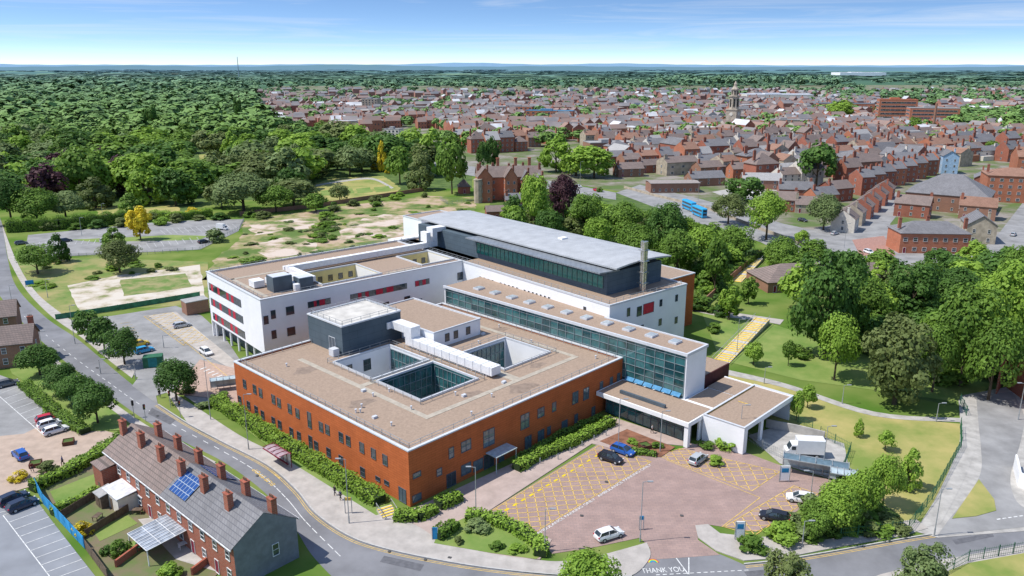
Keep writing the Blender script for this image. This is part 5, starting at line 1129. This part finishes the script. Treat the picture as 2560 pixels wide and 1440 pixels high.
fence([(480,1440),(540,1395)],1.1,M_brick,'low red brick yard wall near the terrace end',solid=1,name='garden_wall')
fence([(140,800),(270,780),(440,752),(500,742)],1.5,mat('green_netting',(.06,.2,.12),amt=.3,scale=.6),'green netted site fence round the rubble slabs',solid=1)
fence([(30,860),(130,950),(210,1050)],1.3,M_green,'green railings along the left car park')
fence([(2345,1448),(2420,1405),(2640,1368)],1.8,M_green,'green railings and gate at the bottom right corner')
fence([(600,540),(780,520),(1060,478)],1.9,M_brick2,'old brick wall along the far side of the waste ground',solid=1,name='boundary_wall')
fence([(1760,765),(1830,700),(1900,640)],2.2,M_brick2,'brown boundary wall climbing beside the wooded slope',solid=1,name='boundary_wall')
fence([(2490,985),(2505,960),(2640,1060)],8,M_brick,'tall red brick wall at the right edge beside the lane',solid=1,name='brick_wall')
fence([(1915,1068),(2000,1085),(2060,1100)],1.6,M_conc,'concrete retaining wall behind the van yard',solid=1,name='retaining_wall')
fence([(2535,1170),(2545,1215),(2640,1270)],2.4,M_white,'white wall at the right edge below the lane',solid=1,name='white_wall')
fence([(1200,505),(1120,512),(1100,500)],1.8,M_steel,'grey palisade fence between mansion and waste ground')
fence([(160,642),(330,640),(500,625),(600,572),(610,552)],1.2,M_steel,'thin rail fence around the upper left car park')
fence([(1560,470),(1640,492),(1760,520),(1900,575),(2010,615)],1.2,M_stone,'low stone wall along the lower side of the bus road',solid=1,name='roadside_wall')
def shelter(px,py,rz,w,d,h,fm,rm,label,name='bus_shelter'):
    p=G(px,py); e=empty(name,(p.x,p.y,.14),rz,label,name.replace('_',' '))
    b=MB(); n=5
    vs=[]
    for i in range(n+1):
        y=-d/2+d*i/n; z=h+.25*math.sin(math.pi*i/n); vs+=[(-w/2,y,z),(w/2,y,z)]
    fs=[(2*i,2*i+1,2*i+3,2*i+2) for i in range(n)]; b.add(vs,fs); b.build('roof',rm,e)
    for x in np.linspace(-w/2,w/2,5):
        h_=MB(); h_.box(x-.05,x+.05,d/2-.1,d/2,0,h); h_.box(x-.06,x+.06,-d/2,d/2,h+.24,h+.3); h_.build('post',fm,e)
    b=MB(); b.box(-w/2,w/2,d/2-.04,d/2-.02,.3,h-.1); b.build('back_panel',M_clear,e)
    b=MB(); b.box(-w/2+.5,w/2-.5,d/2-.5,d/2-.2,.45,.52); b.build('bench',fm,e)
    for y in(-d/2,d/2): 
        q=MB(); q.bar((-w/2,y,h),(w/2,y,h),.14); q.build('gutter',fm,e)
shelter(695,1163,math.radians(-44),5.2,2.2,2.5,M_maroon,mat('tinted_sheet',(.4,.3,.32),rough=.3),'maroon framed glass bus shelter beside the long hedge')
shelter(560,975,math.radians(20),5,2,2.4,M_steel,M_clear,'steel cycle shelter at the left corner of the terracotta wing','cycle_shelter')
shelter(2035,1190,math.radians(-22),10,2.2,2.6,M_steel,mat('shelter_roof',(.12,.18,.22),rough=.3),'long glass covered walkway beside the van yard','walkway_shelter')
shelter(2105,1215,math.radians(-22),4,2.4,2.4,M_steel,M_clear,'short glass shelter at the right end of the walkway','smoking_shelter')
def sign(px,py,w,h,hp,m,label,rz=0,name='sign'):
    p=G(px,py); e=empty(name,(p.x,p.y,.1),rz,label,'sign'); b=MB(); b.box(-w/2,w/2,-.06,.06,hp,hp+h); b.build('sign_board',m,e)
    for s in(-1,1): q=MB(); q.box(s*w/2-.05,s*w/2+.05,-.09,.09,0,hp+h); q.build('post',M_steel,e)
    if m is M_white: q=MB(); q.box(-w*.35,w*.35,-.075,-.061,hp+h*.55,hp+h*.85); q.build('blue_panel',M_bluep,e)
sign(1960,1205,1.6,2.6,.2,M_white,'white and blue information board at the head of the forecourt')
sign(1848,1350,1.3,2.6,.3,M_white,'white upright sign beside the exit bush')
sign(1088,1350,.8,1.8,.1,M_bluep,'blue narrow sign beside the planted island')
sign(1603,1325,.6,.6,1.6,M_bluep,'small blue parking plate on the forecourt lamp post')
sign(872,1285,1.0,.5,2.2,M_yellow,'small yellow notice on the pavement lamp post')
sign(75,715,2.2,1.4,.3,M_bluep,'tilted blue banner board on the grass verge',rz=.5)
for px,py,l in((336,1045,'left of the access road mouth'),(452,1045,'right of the access road mouth'),(427,1020,'beside the crossing pedestrian'),(365,1055,'on the island')):
    p=G(px,py); e=empty('traffic_light',(p.x,p.y,.1),random.uniform(0,3),'black traffic signal on a pole '+l,'traffic light'); b=MB(); b.cyl((0,0,0),(0,0,3.3),.06,.06,6); b.build('pole',M_steel,e)
    b=MB(); b.box(-.17,.17,-.15,.15,2.5,3.5); b.build('signal_head',M_black,e)
    for k,cn in enumerate(('red_panel','yellow_paint','green_fence_paint')):
        q=MB(); q.cyl((0,-.151,3.3-k*.3),(0,-.2,3.3-k*.3),.1,.1,10); q.build('lens',MATS[cn],e)
for i,(x,y) in enumerate([(1395,1150),(1425,1133),(1455,1117),(1485,1102),(1515,1090),(1320,1170),(1350,1160)]):
    p=G(x,y); b=MB(); b.cyl((0,0,0),(0,0,.95),.09,.09,8); b.cyl((0,0,.95),(0,0,1.02),.11,.06,8); tag(b.build('bollard',M_steel,None,(p.x,p.y,.13)),'grey steel bollard on the pavement edge by the yellow bays','bollard','bollards along the yellow bays')
for x,y,l in((172,1110,'on the plaza near the white cars'),(1612,1120,'in the planting bed'),(90,1165,'near the blue car')):
    p=G(x,y); e=empty('planter',(p.x,p.y,.1),.4,'brown timber planter box '+l,'planter'); b=MB(); ringwall(b,-.9,.9,-.9,.9,0,.7,.12); b.build('box',mat('brown_timber',(.12,.05,.03)),e); b=MB(); b.box(-.78,.78,-.78,.78,.4,.6); b.build('soil',M_scrub,e)
p=G(385,915); e=empty('storage_container',(p.x,p.y,.1),.3,'dark green storage container by the drop-off','container'); b=MB(); b.box(-2,2,-1.2,1.2,0,2.4); b.build('body',M_green,e); b=MB(); b.box(-.9,.9,-1.25,-1.21,.1,2.2); b.build('door',mat('teal_paint',(.03,.2,.2)),e)
p=G(490,780); e=empty('cabin',(p.x,p.y,.1),A2,'brown boxy cabin beside the white wing','cabin'); b=MB(); b.box(-3,3,-2,2,0,3.4); b.build('wall',M_brick2,e); b=MB(); b.box(-3.1,3.1,-2.1,2.1,3.4,3.6); b.build('roof',M_gtile,e)
def steps(P0,P1,w,n,label,rise=.05):
    a=G(*P0); c=G(*P1); d=c-a; L_=d.length; e=empty('steps',(a.x,a.y,.1),math.atan2(d.y,d.x),label,'steps')
    b=MB(); s=MB(); dp=L_/n
    for i in range(n):
        x0=L_*i/n; x1=L_*(i+1)/n-.005; b.box(x0,x1,-w/2,w/2,0,rise*(i+1))
        if i%6==5: continue
        s.box(x0+.02,x0+dp*.62,-w/2+.05,w/2-.05,rise*(i+1)+.002,rise*(i+1)+.02)
    b.build('treads',mat('pale_concrete',(.52,.48,.42),amt=.15),e); s.build('yellow_nosings',mat('step_yellow',(.72,.5,.06)),e)
    for sd in(-1,1):
        r=MB()
        for i in range(0,n+1,4): x=min(L_-.1,L_*i/n); z=rise*i; r.bar((x,sd*w/2,z),(x,sd*w/2,z+1),.06)
        r.bar((0,sd*w/2,1),(L_,sd*w/2,1+rise*n),.08); r.build('handrail',M_steel,e)
steps((1800,908),(1905,808),3.8,26,'long flight of concrete steps with yellow nosings up the grass bank')
steps((1840,705),(1895,652),3.2,18,'upper flight of yellow edged steps beside the boundary wall')
steps((975,1292),(960,1275),2.4,4,'short steps down from the terracotta corner door',.12)
# ---------------------------------------------------------------- vehicles
def paint(name,c): return mat('car_'+name,c,rough=.25,amt=.03,spec=.7)
def wheel(parent,x,y,r=.33,w=.22):
    s=1 if y>0 else -1
    b=MB(); b.cyl((0,-w/2,0),(0,w/2,0),r,r,16); e=b.build('wheel',M_black,parent,(x,y,r)); 
    b=MB(); b.cyl((0,s*(w/2+.002),0),(0,s*(w/2+.02),0),r*.65,r*.5,10); b.build('rim',M_steel,e)
def loft(b,st,mi=0):
    n=len(st[0]); vs=[p for s in st for p in s]; fs=[]
    for i in range(len(st)-1):
        for k in range(n): fs.append((i*n+k,i*n+(k+1)%n,(i+1)*n+(k+1)%n,(i+1)*n+k))
    fs+=[tuple(range(n))[::-1],tuple(range((len(st)-1)*n,len(st)*n))]; b.add(vs,fs,mi)
def car(px,py,px2,py2,pname,pcol,label,group=None,L_=4.4,H_=1.52):
    a=G(px,py); c=G(px2,py2); m=(a+c)/2; ang_=math.atan2(c.y-a.y,c.x-a.x); pm=paint(pname,pcol)
    e=empty('parked_car',(m.x,m.y,.09),ang_,label,'car',group); b=MB(); st=[]
    for x,hw,zb,z0 in((-.5,.74,.80,.38),(-.47,.85,.95,.25),(-.3,.9,.97,.2),(0,.9,.94,.2),(.2,.9,.92,.2),(.3,.89,.86,.2),(.43,.84,.74,.22),(.49,.72,.62,.32),(.5,.6,.5,.36)):
        x*=L_; st.append([(x,-hw,z0+.12),(x,-hw*1.0,zb*.7),(x,-hw*.88,zb),(x,hw*.88,zb),(x,hw,zb*.7),(x,hw,z0+.12),(x,hw*.85,z0),(x,-hw*.85,z0)])
    loft(b,st); b.build('body',pm,e)
    b=MB(); st=[]
    for x,hb,ht,zt in((-.47,.7,.58,1.0),(-.38,.76,.6,H_-.1),(-.1,.78,.62,H_-.04),(.08,.78,.6,H_-.08),(.27,.76,.62,.93)):
        x*=L_; st.append([(x,-hb,.9),(x,-ht,zt-.03),(x,ht,zt-.03),(x,hb,.9)])
    loft(b,st); b.build('windows',M_glass,e)
    b=MB(); r=[(-.385,H_-.1),(-.1,H_-.04),(.085,H_-.08)]
    for i in range(2):
        (x0,z0),(x1,z1)=r[i],r[i+1]; x0*=L_;x1*=L_
        b.add([(x0,-.6,z0-.02),(x1,-.6,z1-.02),(x1,.6,z1-.02),(x0,.6,z0-.02),(x0,-.6,z0+.02),(x1,-.6,z1+.02),(x1,.6,z1+.02),(x0,.6,z0+.02)],[(4,5,6,7),(0,1,5,4),(2,3,7,6),(1,2,6,5),(3,0,4,7)])
    for s in(-1,1):
        b.bar((.085*L_,s*.6,H_-.09),(.27*L_,s*.76,.93),.07); b.bar((-.385*L_,s*.61,H_-.12),(-.465*L_,s*.7,1.0),.09); b.bar((-.1*L_,s*.63,H_-.07),(-.1*L_,s*.8,.93),.07)
    b.build('roof',pm,e)
    for s in(-1,1):
        for x in(-.3,.31): wheel(e,x*L_,s*.82)
        q=MB(); q.box(.445*L_,.485*L_,s*.68-.13,s*.68+.13,.62,.74); q.build('headlight',mat('lamp_glass',(.7,.7,.7),rough=.1),e)
        q=MB(); q.box(-.503*L_,-.46*L_,s*.68-.1,s*.68+.1,.75,.93); q.build('tail_light',M_red,e)
        q=MB(); q.box(.17*L_,.2*L_,s*.98-.08,s*.98+.08,.95,1.08); q.build('wing_mirror',pm,e)
    return e
WH=('white',(.75,.75,.75)); BK=('black',(.015,.015,.02)); BL=('blue',(.02,.1,.38)); SI=('silver',(.42,.44,.46)); RD=('red',(.5,.01,.02)); DB=('dark_blue',(.02,.03,.06)); GY=('grey',(.12,.13,.14)); YL=('yellow',(.65,.45,.02)); LB=('light_blue',(.02,.3,.55))
CARS=[(1492,1354,1552,1335,*WH,'white hatchback standing alone on the brick forecourt'),(1497,1143,1556,1162,*BK,'black car parked on the yellow hatched bay'),(1530,1124,1584,1143,*BL,'blue car parked next to the black car'),(1732,1164,1757,1146,*SI,'silver car beside the rounded bush'),(2028,1258,1975,1250,*WH,'white car parked on the right hand bays'),(1962,1306,1908,1294,*BK,'black hatchback in the nearest right hand bay'),(437,822,474,815,*SI,'silver car in the hospital drop-off by the hatching'),(502,877,530,894,*WH,'white car on the drop-off lane near the undercroft'),(345,885,378,877,*LB,'light blue car half hidden by street trees'),(338,868,362,862,*YL,'yellow car behind the light blue car'),(97,1060,148,1048,*RD,'red car, farthest in the left car park row'),(105,1073,150,1060,*WH,'white car next to the red car'),(115,1090,165,1075,*WH,'white car nearest in the left row of three'),(70,1160,35,1128,*BL,'blue car standing on the tan plaza'),(-2,970,40,960,*GY,'dark car in the farthest bay of the left car park'),(0,1268,68,1240,*DB,'dark car against the blue fence, farther one'),(22,1284,92,1256,*DB,'dark blue car against the blue fence, nearer one'),(2160,630,2184,638,*WH,'white car driving through the town junction'),(150,607,180,603,*DB,'dark blue car in upper left car park'),(498,610,522,606,*BK,'black car near the fence of the upper car park'),(1436,466,1456,470,*WH,'white car on the town road by the pair of trees'),(1482,476,1500,480,*RD,'red car following the white car on the town road'),(2236,522,2246,512,*BL,'blue car parked in the side street'),(1995,552,2018,556,*BK,'black car parked by the town houses'),(2075,590,2098,584,*SI,'silver car parked by the side street row'),(45,612,62,610,*GY,'grey car at the left end of the upper car park'),(255,606,275,604,*WH,'white car in the middle of the upper car park'),(2520,600,2545,580,*SI,'silver car at the kerb right of the pub'),(1830,490,1852,494,*RD,'red car in the yard behind the buses'),(1870,482,1892,486,*WH,'white car in the yard right of the red car')]
for c in CARS: car(*c)
def boxvan(px,py,ang_,k,label,name='box_van'):
    p=G(px,py); e=empty(name,(p.x,p.y,.1),ang_,label,'van')
    b=MB(); b.box(-3.2*k,1.4*k,-1.1*k,1.1*k,.8*k,3.3*k); b.build('cargo_box',WP,e)
    b=MB(); st=[[(x*k,-1*k,.5*k),(x*k,-1*k,z*k),(x*k,1*k,z*k),(x*k,1*k,.5*k)] for x,z in((1.45,2.35),(2.2,2.3),(2.75,1.35),(3.2,1.15))]; loft(b,st); b.build('cab',WP,e)
    b=MB(); b.obox((2.52*k,0,1.85*k),(.02,0,.0),(0,.85*k,0),(-.22*k,0,.4*k)); b.build('windscreen',M_glass,e)
    for s in(-1,1): q=MB(); q.box(1.6*k,2.3*k,s*1.005*k-.01,s*1.005*k+.01,1.45*k,2.1*k); q.build('side_window',M_glass,e)
    b=MB(); b.box(-3.1*k,1.4*k,-.5*k,.5*k,.5*k,.79*k); b.build('chassis',M_black,e)
    for x in(-2,2.3):
        for s in(-1,1): wheel(e,x*k,s*.92*k,.38*k,.25*k)
WP=paint(*WH)
boxvan(2008,1140,math.radians(174),1,'white box lorry parked in the van yard')
boxvan(556,575,math.radians(-20),.75,'small white van in the upper left car park')
def bus(px,py,ang_,label):
    p=G(px,py); e=empty('double_decker_bus',(p.x,p.y,.1),ang_,label,'bus','blue double decker buses'); bm=paint('bus_blue',(.02,.36,.68))
    b=MB(); st=[]
    for x,ins in((-5.5,.25),(-5.3,0),(5.2,0),(5.5,.3)): st.append([(x,-1.25+ins,.35),(x,-1.25+ins,4.0),(x,-1.0+ins,4.3-ins),(x,1.0-ins,4.3-ins),(x,1.25-ins,4.0),(x,1.25-ins,.35)])
    loft(b,st); b.build('body',bm,e)
    for z0,z1,n in((1.2,2.1,'lower_window_band'),(2.8,3.6,'upper_window_band')):
        q=MB(); 
        for s in(-1,1): q.box(-5,5,s*1.255-.01,s*1.255+.01,z0,z1)
        q.box(5.42,5.53,-.9,.9,z0,z1); q.build(n,M_glass,e)
    for x in(-3.4,3.6):
        for s in(-1,1): wheel(e,x,s*1.16,.5,.3)
q=G(1770,545)-G(1700,515); ab_=math.atan2(q.y,q.x)
bus(1722,525,ab_,'blue double decker bus, left of two on the town road'); bus(1748,541,ab_,'blue double decker bus, right of two on the town road')
# ---------------------------------------------------------------- people
def person_mesh(ph,part='body'):
    s=.28*ph
    J={'pel':(0,0,.95),'chest':(0,.02,1.3),'neck':(0,.02,1.5),'head':(0,.03,1.62),'top':(0,.03,1.72),
    'ls':(-.19,.02,1.42),'le':(-.24,.02-s*.3,1.14),'lh':(-.23,-.0-s*.7,.9),'rs':(.19,.02,1.42),'re':(.24,.02+s*.3,1.14),'rh':(.23,.1+s*.6,.9),
    'lk':(-.1,s*.7,.52),'lf':(-.1,s*.6,.06),'lt':(-.1,s*.6+.16,.04),'rk':(.1,-s*.2,.5),'rf':(.1,-s*1.0,.08),'rt':(.1,-s*1.0+.15,.04),'lhip':(-.1,0,.88),'rhip':(.1,0,.88)}
    R={'pel':.13,'chest':.15,'neck':.055,'head':.09,'top':.07,'ls':.065,'le':.045,'lh':.035,'rs':.065,'re':.045,'rh':.035,'lk':.06,'lf':.042,'lt':.035,'rk':.06,'rf':.042,'rt':.035,'lhip':.09,'rhip':.09}
    Ed=[('pel','chest'),('chest','neck'),('neck','head'),('head','top'),('chest','ls'),('ls','le'),('le','lh'),('chest','rs'),('rs','re'),('re','rh'),('pel','lhip'),('lhip','lk'),('lk','lf'),('lf','lt'),('pel','rhip'),('rhip','rk'),('rk','rf'),('rf','rt')]
    if part=='jacket': ks=['pel','chest','ls','le','rs','re']
    elif part=='trousers': ks=['pel','lhip','lk','lf','rhip','rk','rf']
    elif part=='hair': ks=['head','top']
    else: ks=list(J)
    idx={k:i for i,k in enumerate(ks)}; me=bpy.data.meshes.new(part); me.from_pydata([J[k] for k in ks],[(idx[a],idx[c]) for a,c in Ed if a in idx and c in idx],[])
    o=bpy.data.objects.new('t',me); C.objects.link(o); o.modifiers.new('s','SKIN')
    for i,k in enumerate(ks):
        r=R[k]*(1.18 if part!='body' else 1)+(0 if part=='body' else .012); me.skin_vertices[0].data[i].radius=(r,r*.85)
    me.skin_vertices[0].data[0].use_root=True; o.modifiers.new('u','SUBSURF').levels=1
    bpy.context.view_layer.update(); m2=bpy.data.meshes.new_from_object(o.evaluated_get(bpy.context.evaluated_depsgraph_get())); bpy.data.objects.remove(o); m2.materials.clear(); m2.materials.append(MATS['black_rubber']); return m2
PB={k:person_mesh(1,part=k) for k in('body','jacket','trousers','hair')}
M_skin=mat('skin',(.5,.3,.22)); 
for i,(px,py,rz,jc,tc_,lb) in enumerate(((838,1240,2.4,(.02,.02,.03),(.03,.03,.05),'person in black jacket walking on the pavement, left of a pair'),(852,1252,2.5,(.05,.06,.12),(.02,.02,.02),'person in dark blue jacket walking on the pavement, right of a pair'),(400,995,.6,(.02,.02,.02),(.02,.03,.08),'person in black standing near the access road crossing'),(82,1182,1,(.2,.03,.03),(.03,.03,.05),'person in red top crossing the tan plaza'),(158,1165,2,(.03,.05,.2),(.02,.02,.02),'person in blue top beside the plaza planting'),(1630,1085,1,(.5,.5,.5),(.02,.02,.03),'person in pale top outside the entrance'))):
    p=G(px,py); e=empty('person',(p.x,p.y,.16),rz,lb,'person')
    for k,m_ in(('body',M_skin),('jacket',mat('jacket%d'%i,jc)),('trousers',mat('trousers%d'%i,tc_)),('hair',M_black)):
        o=ob(k,PB[k],e); o.material_slots[0].link='OBJECT'; o.material_slots[0].material=m_
        if k=='hair': o.location=(0,-.03,.035)
# ---------------------------------------------------------------- light, world, camera
el=math.radians(58); to=Vector((-math.cos(el)*.985,-math.cos(el)*.17,math.sin(el)))
sl=bpy.data.lights.new('sun','SUN'); sl.energy=4.9; sl.angle=math.radians(.5); sl.color=(1,.965,.9)
so=bpy.data.objects.new('sun',sl); C.objects.link(so); so.rotation_euler=to.to_track_quat('Z','Y').to_euler()
w=bpy.data.worlds.new('World'); S.world=w; w.use_nodes=True; t=w.node_tree; N=t.nodes; L=t.links
sk=N.new('ShaderNodeTexSky'); sk.sky_type='NISHITA'; sk.sun_disc=False; sk.sun_elevation=el; sk.sun_rotation=math.radians(-97); sk.ozone_density=2; sk.air_density=1.0; sk.dust_density=.4
tc=N.new('ShaderNodeTexCoord'); mp=N.new('ShaderNodeVectorMath'); mp.operation='MULTIPLY_ADD'; mp.inputs[1].default_value=(1,1,4.2); mp.inputs[2].default_value=(0,0,.045)
L.new(tc.outputs['Generated'],mp.inputs[0]); nm=N.new('ShaderNodeVectorMath'); nm.operation='NORMALIZE'; L.new(mp.outputs[0],nm.inputs[0]); L.new(nm.outputs[0],sk.inputs['Vector'])
hs=N.new('ShaderNodeHueSaturation'); hs.inputs['Saturation'].default_value=1.12; hs.inputs['Value'].default_value=1.75; L.new(sk.outputs[0],hs.inputs['Color'])
cm=N.new('ShaderNodeMapping'); cm.inputs['Scale'].default_value=(2.6,2.6,70); cm.inputs['Rotation'].default_value=(0,.03,0); L.new(tc.outputs['Generated'],cm.inputs['Vector'])
nz=N.new('ShaderNodeTexNoise'); nz.inputs['Scale'].default_value=1; nz.inputs['Detail'].default_value=12; nz.inputs['Roughness'].default_value=.62; nz.inputs['Distortion'].default_value=.9; L.new(cm.outputs[0],nz.inputs['Vector'])
cr=N.new('ShaderNodeValToRGB'); cr.color_ramp.elements[0].position=.46; cr.color_ramp.elements[1].position=.82; cr.color_ramp.elements[1].color=(.55,.55,.55,1); L.new(nz.outputs['Fac'],cr.inputs[0])
mx=N.new('ShaderNodeMix'); mx.data_type='RGBA'; L.new(cr.outputs[0],mx.inputs['Factor']); L.new(hs.outputs[0],mx.inputs['A']); mx.inputs['B'].default_value=(8,8.4,9,1)
bg=N['Background']; L.new(mx.outputs['Result'],bg.inputs['Color']); bg.inputs['Strength'].default_value=.11
cd=bpy.data.cameras.new('camera'); cd.sensor_width=36; cd.lens=36*F/2560; cd.clip_end=60000; cd.clip_start=.5
co=bpy.data.objects.new('camera',cd); C.objects.link(co); co.location=(0,0,CH); co.rotation_euler=(math.pi/2-TH,0,0); S.camera=co
S.view_settings.view_transform='Standard'; S.view_settings.look='None'; S.view_settings.exposure=0
